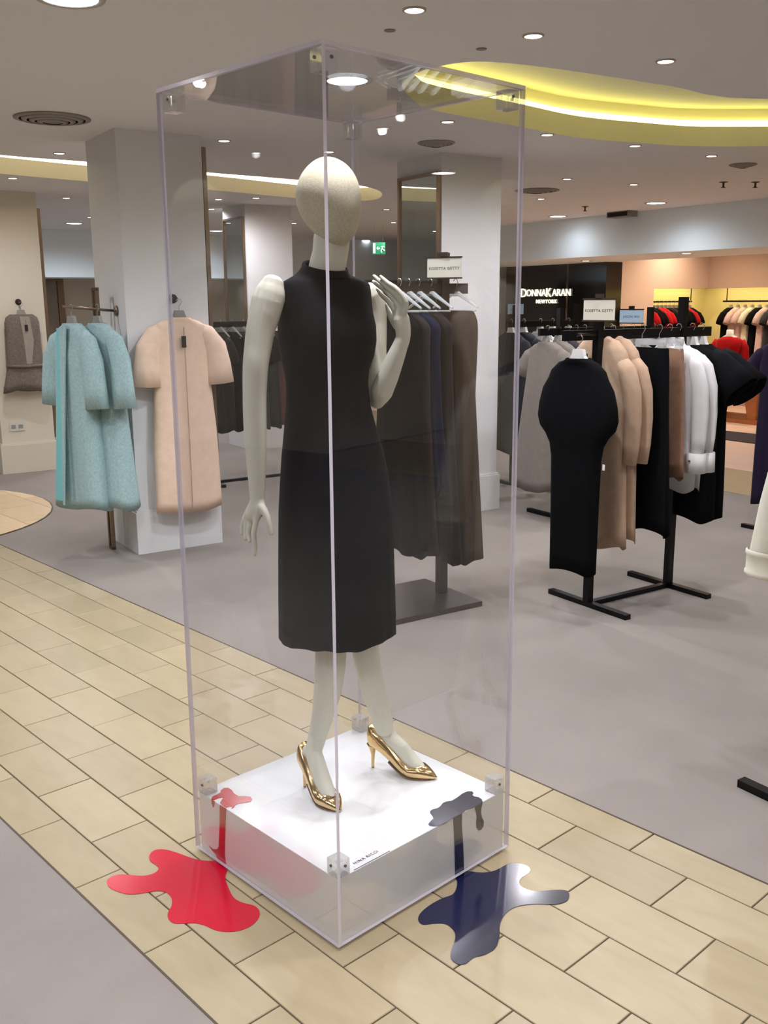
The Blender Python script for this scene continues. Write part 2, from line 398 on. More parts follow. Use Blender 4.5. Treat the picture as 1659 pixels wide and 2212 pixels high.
# columns
def column(n, s0, s1, t0, t1, m):
    o = struct(bxy(G(), s0, s1, t0, t1, 0, ZC).build('column_%d' % n, m))
    g = G()
    for z0, z1, d in ((0, 0.285, 0.022), (0.285, 0.30, 0.014)): bxy(g, s0-d, s1+d, t0-d, t1+d, z0, z1)
    g.build('plinth_base', m, o); return o
column(1, -6.90, -6.285, 2.125, 2.70, M_wall)
column(2, -10.80, -10.2, 4.87, 5.45, M_wall)
column(3, -6.64, -6.05, 4.50, 5.07, M_wall)
column(4, -10.82, -10.18, 2.09, 2.61, M_cream)
def wall_mirror(label, s0, s1, t, z0, z1, sg):
    o = thing('wall_mirror', label, 'mirror', P((s0+s1)/2, t, z0), TH)
    w2 = (s1-s0)/2; f = 0.022; y0, y1 = (0.003, 0.03*sg) if sg > 0 else (-0.03, -0.003)
    g = G()
    for a in ((-w2, -w2+f, 0, z1-z0), (w2-f, w2, 0, z1-z0), (-w2+f, w2-f, 0, f), (-w2+f, w2-f, z1-z0-f, z1-z0)):
        g.box(a[0], a[1], y0, y1, a[2], a[3])
    g.build('mirror_frame', M_brass, o)
    G().box(-w2+f, w2-f, *((0.003, 0.015) if sg > 0 else (-0.015, -0.003)), f, z1-z0-f).build('mirror_glass', M_mirror, o)
wall_mirror('tall bronze-framed mirror on the far column left of the mannequin head', -10.76, -10.22, 4.87, 0.35, 2.62, -1)
wall_mirror('tall bronze-framed mirror on the column behind the brown clothes stand', -6.60, -6.06, 4.50, 0.35, 2.62, -1)
wall_mirror('mirror seen edge-on beside the peach coat on the column', -6.87, -6.28, 2.70, 0.33, 2.68, 1)
wall_mirror('mirror seen edge-on beside the grey vest column', -10.79, -10.18, 2.61, 0.33, 2.60, 1)
# bulkheads round the back
def wallbox(name, m, *a): return struct(sbox(name, m, *a))
wallbox('trim_1', M_fascia, -13.4, 3.5, 9.5, 11.0, 2.24, ZC+0.1)            # right bulkhead with its soffit
wallbox('trim_2', M_fascia, -15.9, -15.0, -5, 11.5, 2.07, ZC+0.1)           # lift lobby bulkhead
wallbox('trim_3', M_fascia, -20.5, -13.4, 11.5, 12.6, 2.24, ZC+0.1)
wallbox('wall_left', M_cream, -19.0, -18.9, -5, 15, 0, 2.9)
wallbox('wall_far', M_pink, -19, -13.4, 14.9, 15.0, 0, 2.9)
wallbox('wall_side', M_wall, -13.4, -13.3, 9.5, 15, 0, 2.9)
lob = wallbox('wall_lobby', M_cream, -16.6, -16.5, -5, 9.0, 0, 2.4)
for t0 in (3.35, 5.6):
    d = thing('lift_door', 'brushed steel lift doors in the far lobby %s' % ('left of the teal coats' if t0 < 4 else 'right of the peach coat'), 'lift door', P(-16.5, t0+0.55, 0), TH)
    g = G().box(0, 0.05, -0.65, -0.55, 0, 2.05).box(0, 0.05, 0.55, 0.65, 0, 2.05).box(0, 0.05, -0.65, 0.65, 2.05, 2.18); g.build('door_frame', M_brass, d)
    for k in (-1, 1): G().box(0.0, 0.03, min(0, k*0.545)+0.003, max(0, k*0.545)-0.003, 0.01, 2.05).build('door_leaf', M_steel, d)
# boutique behind the right bulkhead
struct(sbox('floor_boutique', M_carpet2, -13.3, 3.5, 8.25, 13.6, -0.01, 0.003))
st_ = struct(sbox('floor_stone_strip', M_tile, -19, 3.5, 7.2, 8.25, -0.01, 0.003))
wb1 = struct(bxy(bxy(bxy(bxy(G(), -10.86, -10.66, 11, 12.07, 0, 2.74), -10.86, -10.66, 12.07, 13.35, 1.86, 2.74), -10.86, -10.66, 12.07, 13.35, 0, 0.25), -11.5, -11.46, 11, 13.9, 0, 2.74).build('wall_boutique_side', M_pink))
wb2 = struct(bxy(bxy(G(), -10.86, 3.5, 13.35, 13.5, 1.86, 2.74), -10.86, 3.5, 13.35, 13.5, 0, 0.25).build('wall_boutique_back', M_brown))
nb = struct(bxy(bxy(bxy(bxy(G(), -11.2, -11.16, 12.0, 14.0, 0.2, 1.95), -11.2, 3.5, 13.9, 13.94, 0.2, 1.95), -11.2, 3.5, 13.42, 13.9, 1.93, 1.97), -11.2, -10.84, 12.0, 14.0, 1.93, 1.97).build('wall_niche', M_niche))
struct(bxy(bxy(G(), -12.95, -11.12, 11.0, 11.3, 0, 2.24), -11.12, -10.62, 10.97, 11.3, 0, 2.24).build('wall_sign', M_blackgloss))
for a_ in ((-10.91, -10.88, 12.1, 13.6), (-10.8, 3.0, 13.53, 13.56)):
    bxy(G(), *a_, 1.885, 1.905).build('niche_fill_strip', M_nichefill, nb)  # unseen glowing strips added behind the lintels to brighten the niches
# ------------------------------------------------------------------ acrylic case, plinth, splashes
BX, BY, BYAW = -1.7362, 1.4310, math.radians(0.81)
BW, BD, BH, TK = 0.680, 0.7016, 2.2273, 0.010
b1 = np.array([math.cos(BYAW), math.sin(BYAW)]); b2 = np.array([-math.sin(BYAW), math.cos(BYAW)])
# local frame: origin at the front corner, x along b1 (box spans -BW..0), y along b2 (0..BD)
case = thing('display_case', 'tall clear acrylic display case enclosing the black-dressed mannequin', 'display case', (BX, BY, 0), BYAW)
def panel(x0, x1, y0, y1, z0, z1): return G().box(x0, x1, y0, y1, z0, z1, 0, 1).build('acrylic_panel', [M_acr, M_acre], case)
zb, zt = 0.012, BH-TK
panel(-BW, 0, 0, TK, zb, zt)                      # left-hand front sheet
panel(-TK, 0, TK+.0005, BD, zb, zt)               # right-hand front sheet
panel(-BW, -TK-.0005, BD-TK, BD, zb, zt)
panel(-BW, -BW+TK, TK+.0005, BD-TK-.0005, zb, zt)
panel(-BW, 0, 0, BD, zt+.0005, BH)
def connector(x, y, z, sx, sy):
    g = G().box(-.022, .022, -.022, .022, -.024, .024)
    o = g.build('corner_block', M_glass, case, loc=(x, y, z))
    md = o.modifiers.new('bevel', 'BEVEL'); md.width = 0.002; md.segments = 1
    for dx, dy in ((sx*.0225, sy*-.004), (sx*-.004, sy*.0225)):
        ax = 0 if abs(dx) > abs(dy) else 1
        s = G().lathe([(0.0, -.002), (.0042, -.002), (.0042, .002), (.0024, .002), (.0024, .0005), (0.0, .0005)], 12)
        s.xf(lambda q: ((q[2]*sx, q[0], q[1]) if ax == 0 else (q[0], q[2]*sy, q[1])))
        s.build('screw', M_steel, o, loc=(dx, dy, 0.006))
for (x, y, sx, sy) in ((-TK-.023, TK+.023, 1, -1), (-BW+TK+.023, TK+.023, -1, -1), (-TK-.023, BD-TK-.023, 1, 1), (-BW+TK+.023, BD-TK-.023, -1, 1)):
    connector(x, y, zt-.0255, sx, sy); connector(x, y, 0.2005+.0245, sx, sy)
PZ = 0.20; GP = 0.003
plinth = thing('display_plinth', 'low white plinth under the mannequin inside the acrylic case', 'plinth', (BX, BY, 0), BYAW)
px0, px1, py0, py1 = -BW+TK+GP, -TK-GP, TK+GP, BD-TK-GP
o = G().box(px0, px1, py0, py1, 0.001, PZ).build('plinth_body', M_plinth, plinth)
md = o.modifiers.new('bevel', 'BEVEL'); md.width = 0.0015; md.segments = 2
def ploc(px, py):                            # pixel on the plinth top -> plinth coordinates
    q = up(px, py, PZ)[:2]-np.array([BX, BY]); return q@b1, q@b2
n0, n1 = ploc(763, 1869), ploc(821, 1839)
nl = math.hypot(n1[0]-n0[0], n1[1]-n0[1])
tx = textmesh('NINA RICCI', nl*.148, 0.0003, 1.2)
tx.xf(lambda q: (-q[2], q[0], -q[1])).build('lettering', M_inkg, plinth, loc=((n0[0]+n1[0])/2-.004, (n0[1]+n1[1])/2, PZ+.0006))
l0, l1 = ploc(765, 1880), ploc(842, 1838)
G().box(-.0012, .0012, l0[1], l1[1], 0, .0006).build('printed_line', M_inkg, plinth, loc=((l0[0]+l1[0])/2, 0, PZ))
def toplane(pts, z): return [up(a, b, z)[:2] for a, b in pts]
def decal(name, label, m, shapes):
    root = thing(name, label, 'vinyl splash', (0, 0, 0))
    for nm, g in shapes: g.build(nm, m, root)
    return root
def cr(pts, k, ox, oy): return [(ox+a*k, oy+b*k) for a, b in pts]
def flat(poly, z0, z1):
    vs, fs = fillpoly([tuple(p) for p in poly], [], 0.0); g = G(); n = len(vs)
    g.add([(v[0], v[1], z1) for v in vs], fs)
    m = len(poly); g.add([(p[0], p[1], z) for z in (z0, z1) for p in poly], [(i, (i+1) % m, m+(i+1) % m, m+i) for i in range(m)])
    return g
NL, NR_ = (-b2[0], -b2[1]), (b1[0], b1[1])        # outward normals of the two visible plinth sides
AL = (BX+b2[0]*py0, BY+b2[1]*py0); AR = (BX+b1[0]*px1, BY+b1[1]*px1)
def sidedecal(pts, A, n, d=0.0012):
    T = np.array([-n[1], n[0]]); q = [vplane(a, b, (A[0]+n[0]*d, A[1]+n[1]*d), n) for a, b in pts]
    uv = [((p[0]-A[0])*T[0]+(p[1]-A[1])*T[1], min(p[2], PZ+.001)) for p in q]
    vs, fs = fillpoly(uv, [], 0.0); g = G(); k = len(vs)
    mk = lambda u, z, e: (A[0]+T[0]*u+n[0]*e, A[1]+T[1]*u+n[1]*e, max(z, 0.0015))
    g.add([mk(v[0], v[1], d) for v in vs], fs); m = len(uv)
    g.add([mk(u, z, e) for e in (0.0002, d) for u, z in uv], [(i, (i+1) % m, m+(i+1) % m, m+i) for i in range(m)])
    return g
K1, K2, K3, K4 = 0.4219, 0.578, 0.1567, 0.2411
redfl = cr([(1085, 500), (1000, 490), (900, 455), (840, 440), (790, 445), (765, 470), (770, 500), (800, 520), (812, 540), (790, 562), (740, 575), (680, 573), (620, 568), (570, 580), (548, 602), (560, 635), (600, 655), (660, 670), (730, 665), (800, 652), (850, 660), (878, 690), (878, 730), (860, 765), (862, 795), (890, 818), (940, 820), (1000, 818), (1050, 830), (1100, 852), (1160, 862), (1230, 855), (1290, 828), (1325, 790), (1328, 755), (1300, 728), (1240, 712), (1195, 685), (1165, 625), (1153, 580), (1165, 545), (1164, 520), (1135, 490), (1110, 490)], K1, 0, 1650)
navyfl = cr([(497, 440), (495, 465), (480, 490), (440, 505), (395, 530), (360, 560), (352, 585), (370, 602), (410, 598), (455, 600), (485, 625), (490, 655), (475, 700), (475, 730), (500, 750), (530, 748), (560, 725), (600, 715), (640, 690), (655, 650), (658, 600), (680, 560), (720, 535), (790, 525), (860, 527), (905, 515), (917, 493), (905, 475), (860, 473), (790, 478), (745, 465), (728, 445), (740, 425), (768, 405), (765, 388), (735, 375), (690, 375), (640, 400), (590, 408), (535, 402), (515, 405), (492, 425)], K2, 700, 1650)
decal('floor_splash', 'bright red vinyl paint splash stuck on the floor tiles', M_red, [('splash', flat(smoothpoly(toplane(redfl, 0.0), 3), 0.0006, 0.0018))])
decal('floor_splash', 'dark navy vinyl paint splash stuck on the floor tiles', M_navy, [('splash', flat(smoothpoly(toplane(navyfl, 0.0), 3), 0.0006, 0.0018))])
redtop = cr([(320, 240), (345, 220), (385, 217), (415, 235), (440, 270), (480, 292), (540, 292), (585, 297), (600, 320), (585, 340), (530, 352), (480, 358), (450, 372), (435, 395), (415, 405), (425, 385), (395, 385), (365, 396), (340, 378), (312, 352), (325, 330), (345, 302), (300, 310), (265, 325), (250, 325), (234, 316), (245, 295), (290, 275), (315, 260)], K4, 400, 1650)
reddrip = cr([(308, 350), (308, 540), (300, 740), (285, 765), (250, 765), (210, 735), (240, 775), (275, 815), (290, 860), (300, 905), (372, 945), (365, 900), (352, 820), (355, 700), (360, 540), (366, 385)], K4, 400, 1650)
redsm = cr([(262, 325), (258, 385), (250, 392), (238, 360), (232, 310)], K4, 400, 1650)
navtop = cr([(300, 1045), (290, 1025), (330, 975), (358, 955), (350, 920), (312, 870), (315, 845), (345, 825), (410, 808), (450, 785), (490, 735), (540, 715), (610, 705), (680, 665), (760, 605), (830, 575), (890, 575), (912, 600), (895, 625), (920, 645), (980, 655), (1025, 685), (1040, 722), (935, 785), (880, 812), (810, 832), (760, 872), (700, 905), (632, 938), (530, 1008), (430, 1048), (360, 1057)], K3, 880, 1620)
navdrip = cr([(632, 925), (640, 1050), (650, 1300), (655, 1500), (660, 1830), (700, 1800), (780, 1750), (835, 1700), (836, 1668), (800, 1680), (782, 1640), (778, 1500), (770, 1300), (752, 1050), (755, 862)], K3, 880, 1620)
navsm = cr([(1040, 705), (1022, 800), (1015, 860), (1030, 930), (1055, 985), (1050, 1050), (1020, 1100), (985, 1110), (955, 1070), (952, 1000), (960, 930), (950, 870), (935, 815), (935, 770)], K3, 880, 1620)
decal('plinth_splash', 'red vinyl splash with drips at the left edge of the white plinth', M_red, [('splash', flat(toplane(redtop, PZ), PZ+.0002, PZ+.0014)), ('drip', sidedecal(reddrip, AL, NL)), ('drip', sidedecal(redsm, AL, NL))])
decal('plinth_splash', 'navy vinyl splash with drips at the right edge of the white plinth', M_navy, [('splash', flat(toplane(navtop, PZ), PZ+.0002, PZ+.0014)), ('drip', sidedecal(navdrip, AR, NR_)), ('drip', sidedecal(navsm, AR, NR_))])
# ------------------------------------------------------------------ mannequin
M0 = np.array([-2.08, 1.78]); vh = M0/np.linalg.norm(M0); rh = np.array([vh[1], -vh[0]])
def at(px, py, w=0.0):
    d = ray(px, py); h = d[:2]@vh; return CAM + d*((M0@vh+w)/h)
PHI = math.radians(-5); FWD = np.array([math.cos(PHI), math.sin(PHI)]); LEFT = np.array([-FWD[1], FWD[0]])
CA, CB = abs(LEFT@rh), abs(FWD@rh)
manq = thing('mannequin', 'ivory egg-headed mannequin in a sleeveless black pleated dress and gold heels', 'mannequin', (M0[0], M0[1], PZ))
MW = Matrix.Translation((-M0[0], -M0[1], -PZ))
def mbuild(g, name, m, parent=manq, smooth=True, off=True):
    g.xf(lambda q: (q[0]-M0[0], q[1]-M0[1], q[2]-PZ)); return g.build(name, m, parent, smooth)
def pxm(px, py, w): return (np.linalg.norm((at(px, py, w)-CAM)[:2]@vh))/FPX
RINGS = [  # centre row, left px, right px, depth/width ratio, w
    (1366, 597, 861, .95), (1330, 597, 860, .95), (1280, 597, 858, .95), (1200, 598, 855, .95), (1100, 600, 851, .93), (1040, 604, 843, .9), (985, 608, 832, .88), (930, 614, 815, .82), (880, 618, 801, .78),
    (830, 620, 795, .75), (800, 616, 797, .74), (768, 609, 804, .76), (738, 604, 808, .78), (705, 604, 807, .72), (672, 607, 804, .62), (648, 609, 802, .50), (628, 611, 800, .42), (616, 613, 798, .37), (610, 616, 794, .36), (604, 626, 783, .40), (598, 638, 770, .50), (591, 648, 758, .70), (584, 653, 752, .85), (575, 655, 750, .88)]
def torso(scale=1.0, fold=True, n=120):
    out = []
    for i, (py, xl, xr, q) in enumerate(RINGS):
        c = at((xl+xr)/2, py, 0); h = (xr-xl)/2*pxm((xl+xr)/2, py, 0)*scale
        a = h/math.sqrt(CA*CA+q*q*CB*CB); b = q*a; rg = []
        k = max(0.0, min(1.0, (985-0-py)/-380)) if py > 985 else 0.0
        tilt = max(0.0, min(1.0, (606-py)/16))*0.30
        for j in range(n):
            th = 2*PI*j/n; rr = 1.0; dz = 0.0
            if fold and k > 0:
                rr += k*(0.005*math.cos(23*th+2.1*math.sin(2*th))+0.012*math.cos(7*th+1.0))
            cs, sn = math.cos(th), math.sin(th)
            bust = 1.0
            if fold and 700 < py < 775 and sn > 0: bust = 1+0.10*sn*abs(math.cos(th*1.0))
            L = a*cs*rr*bust; F = b*sn*rr*bust
            if fold and i == 0: dz = 0.004*math.cos(5*th)+0.002*math.cos(13*th+2*math.sin(3*th))
            p = np.array([c[0]+LEFT[0]*L+FWD[0]*F, c[1]+LEFT[1]*L+FWD[1]*F, c[2]+dz-tilt*F*1.0])
            rg.append(p)
        out.append(rg)
    return out
dr = torso()
# collar turns inward so the neckline has thickness
top = np.mean(np.array(dr[-1]), axis=0)
dr.append([p+(top-p)*0.04+np.array([0, 0, .002]) for p in dr[-1]])
dr.append([p+(top-p)*0.06+np.array([0, 0, -.02]) for p in dr[-2]])
hem = np.mean(np.array(dr[0]), axis=0)
dr.insert(0, [p+(hem-p)*0.02 for p in dr[0]]); dr.insert(0, [p+(hem-p)*0.03+np.array([0, 0, .3]) for p in dr[0]])
dress = mbuild(G().loft(dr, False, False), 'dress', M_dress); tag(dress, 'sleeveless black mock-neck dress with pleated skirt')
body = G()
body.loft(torso(0.93, False, 40)[2:-2])
def chain(pts, n=12):
    P3 = [at(a, b, w_) for a, b, w_, r in pts]; R3 = [r for a, b, w_, r in pts]
    # resample with Catmull-Rom
    PP, RRR = [], []
    for i in range(len(P3)-1):
        p0, p1, p2, p3 = P3[max(i-1, 0)], P3[i], P3[i+1], P3[min(i+2, len(P3)-1)]
        for j in range(4):
            t = j/4; PP.append(0.5*((2*p1)+(-p0+p2)*t+(2*p0-5*p1+4*p2-p3)*t*t+(-p0+3*p1-3*p2+p3)*t**3)); RRR.append(R3[i]+(R3[i+1]-R3[i])*t)
    PP.append(P3[-1]); RRR.append(R3[-1])
    d0 = PP[0]-PP[1]; d0 /= np.linalg.norm(d0); d1 = PP[-1]-PP[-2]; d1 /= np.linalg.norm(d1)
    PP = [PP[0]+d0*RRR[0]*.8, PP[0]+d0*RRR[0]*.5]+PP+[PP[-1]+d1*RRR[-1]*.5, PP[-1]+d1*RRR[-1]*.85]
    RRR = [RRR[0]*.45, RRR[0]*.83]+RRR+[RRR[-1]*.83, RRR[-1]*.4]
    body.tube(PP, RRR, n)
chain([(717, 512, .0, .050), (713, 548, .0, .049), (706, 582, .005, .051), (702, 618, .01, .058)], 20)          # neck
chain([(690, 640, 0, .036), (650, 648, -.05, .032), (628, 650, -.07, .028)], 16); chain([(710, 645, 0, .036), (765, 650, .08, .034), (790, 655, .11, .034)], 16)
chain([(588, 617, -.100, .033), (584, 632, -.103, .0405), (578, 652, -.107, .0435), (571, 680, -.113, .0418), (563, 712, -.120, .0385), (557, 752, -.128, .0362), (552, 793, -.137, .034), (550, 856, -.14, .0318), (551, 920, -.142, .0312), (553, 983, -.145, .0280), (555, 1046, -.147, .0228), (556, 1078, -.147, .0205), (553, 1098, -.145, .0220), (547, 1113, -.138, .0215), (544, 1122, -.134, .016)], 20)
chain([(552, 1086, -.14, .017), (541, 1108, -.126, .0165), (534, 1120, -.117, .012)], 14)
chain([(558, 1080, -.15, .018), (558, 1098, -.152, .0195), (555, 1112, -.152, .016), (553, 1120, -.152, .011)], 14)
for pts in ([(534, 1110, -.116, .0095), (527, 1124, -.108, .0080), (523, 1139, -.104, .0068), (523, 1153, -.107, .0056)],
            [(540, 1112, -.126, .0105), (533, 1130, -.122, .0084), (530, 1149, -.121, .0072), (531, 1165, -.128, .0058)],
            [(547, 1112, -.14, .011), (540, 1131, -.14, .0086), (536, 1152, -.14, .0074), (539, 1169, -.148, .006)],
            [(555, 1110, -.157, .011), (552, 1130, -.16, .0086), (548, 1153, -.163, .0076), (551, 1178, -.16, .0068), (550, 1199, -.157, .0055)],
            [(562, 1090, -.158, .012), (571, 1104, -.168, .0112), (578, 1120, -.175, .0092), (582, 1139, -.178, .0082), (586, 1153, -.178, .0062)]): chain(pts, 10)
chain([(797, 640, .115, .043), (806, 662, .118, .0385), (811, 700, .115, .033), (812, 750, .105, .031), (812, 800, .09, .031), (812, 845, .07, .031), (815, 868, .055, .022)], 18)
chain([(817, 868, .05, .020), (824, 848, .042, .032), (837, 815, .03, .0315), (852, 778, .018, .027), (864, 748, .01, .0222), (871, 728, .005, .0205), (870, 708, .003, .0225), (866, 688, .003, .0235), (863, 674, .004, .017)], 18)
for pts in ([(856, 682, .012, .011), (851, 668, .014, .0088), (837, 649, .026, .0076), (824, 637, .042, .0070), (815, 624, .05, .0056)],
            [(862, 676, .002, .011), (860, 661, .0, .0088), (841, 635, .012, .0078), (822, 620, .03, .0072), (806, 608, .042, .0056)],
            [(868, 674, -.006, .011), (871, 656, -.012, .0088), (846, 628, -.004, .0078), (824, 611, .014, .0072), (808, 596, .028, .0056)],
            [(872, 676, -.016, .010), (877, 652, -.028, .0080), (858, 625, -.022, .0072), (838, 611, -.006, .0066), (822, 597, .008, .0052)],
            [(858, 705, .02, .012), (848, 690, .034, .0105), (840, 672, .044, .0088), (836, 655, .05, .0065)]): chain(pts, 10)
# legs end in feet that point along each shoe
SH = [((-2.200, 1.690), (-2.005, 1.668)), ((-2.150, 1.930), (-1.950, 2.020))]
def shoe_frame(k):
    H, T = np.array(SH[k][0]), np.array(SH[k][1]); L = np.linalg.norm(T-H); d = (T-H)/L; n = np.array([-d[1], d[0]])
    return H, L, d, n
def sp(k, x, y, z):
    H, L, d, n = shoe_frame(k); q = H+d*x*L+n*y; return np.array([q[0], q[1], PZ+z])
chain([(706, 1240, -.02, .062), (714, 1380, -.02, .047), (713, 1440, -.01, .0465), (706, 1500, .0, .041), (696, 1550, .008, .034), (686, 1590, .006, .0285)], 18)
chain([(775, 1240, .05, .06), (788, 1390, .06, .0435), (799, 1450, .075, .0405), (811, 1500, .09, .0385), (824, 1550, .105, .034), (830, 1572, .105, .0295)], 18)
def foot(k, pre):
    pts = pre+[sp(k, .28 if k == 0 else .21, 0, .14), sp(k, .38 if k == 0 else .30, 0, .108), sp(k, .46, 0, .084), sp(k, .57, 0, .056), sp(k, .69, 0, .035), sp(k, .80, 0, .022)]
    body.tube(pts, [.0325, .0285, .0268, .0268, .0265, .026, .023, .015], 16)
    body.tube([pts[2], sp(k, .14, 0, .13), sp(k, .06, 0, .105)], [.024, .022, .017], 14)
foot(0, [at(696, 1550, .008), at(686, 1590, .006)]); foot(1, [at(824, 1550, .105), at(830, 1572, .105)])
ob = mbuild(body, 'body', M_manq)
rm = ob.modifiers.new('remesh', 'REMESH'); rm.mode = 'VOXEL'; rm.voxel_size = 0.0027; rm.use_smooth_shade = True
sm = ob.modifiers.new('smooth', 'SMOOTH'); sm.factor = 0.5; sm.iterations = 7
tag(ob, 'matte ivory mannequin body')
# egg head, leaning towards the chin
hd = G(); rings = []
topP, chinP = at(700, 338, .0), at(733, 533, -.035)
ax = chinP-topP; HL = np.linalg.norm(ax); ax /= HL
hf = np.array([FWD[0], FWD[1], 0.0]); hf -= ax*(hf@ax); hf /= np.linalg.norm(hf); hl = np.cross(ax, hf)
prof = [(0, .002), (.012, .19), (.045, .40), (.1, .61), (.17, .785), (.25, .905), (.34, .98), (.43, 1.0), (.52, .975), (.62, .905), (.72, .80), (.81, .675), (.89, .525), (.95, .37), (.985, .2), (1.0, .002)]
for t, r in prof:
    c = topP+ax*HL*t - hf*0.012*math.sin(PI*min(1, t*1.1))*(1 if t < .9 else .3)
    c = c + (-hf*0.018*max(0, .45-t)) + hf*0.018*max(0, t-.5)
    rings.append([c+hl*(.083*r)*math.cos(a)+hf*(.099*r)*math.sin(a) for a in np.linspace(0, 2*PI, 40, endpoint=False)])
oh = mbuild(hd.loft(rings), 'head', M_linen); tag(oh, 'faceless egg-shaped head covered in pale linen')
sb = oh.modifiers.new('sub', 'SUBSURF'); sb.levels = 1; sb.render_levels = 1
# gold pointed pumps
def pump(k):
    g = G(); rings = []
    S = [(-.075, .006, .098, .128), (-.055, .017, .088, .146), (-.01, .0255, .079, .152), (.07, .0295, .074, .141), (.18, .0320, .062, .127), (.30, .0335, .044, .104), (.42, .0355, .023, .076), (.52, .0380, .010, .053), (.62, .0400, .004, .040), (.70, .0385, .003, .042), (.78, .0340, .003, .043), (.86, .0260, .003, .034), (.93, .0165, .003, .024), (.98, .0075, .004, .015), (1.01, .001, .007, .009)]
    for x, hw, z0, z1 in S:
        r = []
        for a in np.linspace(0, 2*PI, 24, endpoint=False):
            c, s = math.cos(a), math.sin(a); e = 0.7 if s < 0 else 0.85
            yy = hw*math.copysign(abs(c)**e, c); zz = (z0+z1)/2+(z1-z0)/2*math.copysign(abs(s)**(0.6 if s < 0 else .9), s)
            r.append(sp(k, x, yy, zz))
        rings.append(r)
    g.loft(rings); o = mbuild(g, 'shoe', M_gold); tag(o, 'pointed metallic gold high-heeled pump')
    h = G().tube([sp(k, -.015, 0, .086), sp(k, .0, 0, .07), sp(k, .006, 0, .045), sp(k, .0, 0, .012), sp(k, 0, 0, .0008)], [.017, .0115, .0062, .0048, .0050], 12)
    h.xf(lambda q: (q[0]-M0[0], q[1]-M0[1], q[2]-PZ)).build('heel', M_goldm, o, True)
    so = G(); so.loft([[sp(k, x, s_*hw*.93, z0-.0018+dz) for s_, dz in ((-1, 0), (1, 0), (1, .003), (-1, .003))] for x, hw, z0, z1 in S[5:13]])
    so.xf(lambda q: (q[0]-M0[0], q[1]-M0[1], q[2]-PZ)).build('sole', M_brown_s, o)
M_brown_s = mat('shoe_sole', '7a5a3c', 0.5)
pump(0); pump(1)
# ------------------------------------------------------------------ hangers, garments, racks
HG = {}
def hanger_mesh(kind):
    if kind in HG: return HG[kind]
    g = G()
    if kind in ('white', 'grey'):
        HS = .84; ol = [(-.035, .0), (.035, .0), (.048, -.035), (.075, -.062), (.13, -.085), (.185, -.108), (.19, -.122), (.178, -.128), (.12, -.108), (.06, -.088), (.0, -.075), (-.06, -.088), (-.12, -.108), (-.178, -.128), (-.19, -.122), (-.185, -.108), (-.13, -.085), (-.075, -.062), (-.048, -.035)]
        n = len(ol)
        def ring(k, y):
            return [(x*HS, y*(1+.8*abs(x)/.19), -.055+z) for x, z in ol]
        g.add([v for r in (ring(1, -.011), ring(1, .011)) for v in r], [tuple(range(n)), tuple(range(2*n-1, n-1, -1))]+[(i, n+i, n+(i+1) % n, (i+1) % n) for i in range(n)])
        m = M_white if kind == 'white' else M_greyp
    elif kind == 'clear':
        g.tube([(-.2, 0, -.135), (-.1, 0, -.09), (-.03, 0, -.06), (.03, 0, -.06), (.1, 0, -.09), (.2, 0, -.135)], [.006, .010, .014, .014, .010, .006], 8)
        g.tube([(-.18, 0, -.15), (.18, 0, -.15)], .005, 6); m = M_clearp
    else:                                    # clip hanger for skirts
        g.box(-.17, .17, -.006, .006, -.085, -.055); g.box(-.16, -.12, -.012, .012, -.12, -.07); g.box(.12, .16, -.012, .012, -.12, -.07); m = M_clearp
    HG[kind] = (g.mesh('hanger', m), G().tube([(0, 0, -.06), (0, 0, -.03), (.012, 0, -.016), (.022, 0, .0), (.014, 0, .016), (-.004, 0, .019), (-.016, 0, .008)], .0022, 6).mesh('hook', M_chrome, True))
    return HG[kind]
def add_hanger(root, kind, dz=0.0):
    a, b = hanger_mesh(kind)
    h = bpy.data.objects.new('hanger', a); COL.objects.link(h); h.parent = root; h.location = (0, 0, dz)
    k = bpy.data.objects.new('hook', b); COL.objects.link(k); k.parent = h
    return h
def sring(hw, hd, z, n, e, folds, amp, ph, cx=0.0, cy=0.0):
    r = []
    for j in range(n):
        a = 2*PI*j/n; c, s = math.cos(a), math.sin(a)
        m = 1+amp*(math.cos(folds*a+ph)*.6+math.cos((folds*2-3)*a+ph*2.3)*.4)
        x = hw*math.copysign(abs(c)**(2/e), c); y = hd*math.copysign(abs(s)**(2/e), s)
        r.append((cx+x*(1+amp*.3*math.cos(folds*a+ph)), cy+y*m, z+0.004*amp*20*math.cos(3*a+ph)*(1 if amp > .1 else 0)))
    return r
NB = [0]
def body_mesh(prof, n=56, folds=7, e=2.4, ph=0.0, amp=0.22, thick=True):
    rings = []; zt, zb = prof[0][0], prof[-1][0]; m = len(prof)
    # resample
    zs = []
    for i in range(m-1):
        k = max(1, int((prof[i][0]-prof[i+1][0])/0.07))
        for j in range(k):
            t = j/k; zs.append(tuple(prof[i][q]+(prof[i+1][q]-prof[i][q])*t for q in range(3)))
    zs.append(prof[-1][:3])
    for z, hw, hd in zs:
        f = max(0.0, min(1.0, (zt-.16-z)/(zt-.16-zb+1e-6)))
        rings.append(sring(hw, hd, z, n, e, folds, amp*f**.8, ph))
    b = rings[-1]; cx = 0
    rings.append([(x*.985, y*.9, z+.003) for x, y, z in b]); rings.append([(x*.96, y*.82, z+.06) for x, y, z in b])
    g = G(); g.loft(rings, False, False); return g
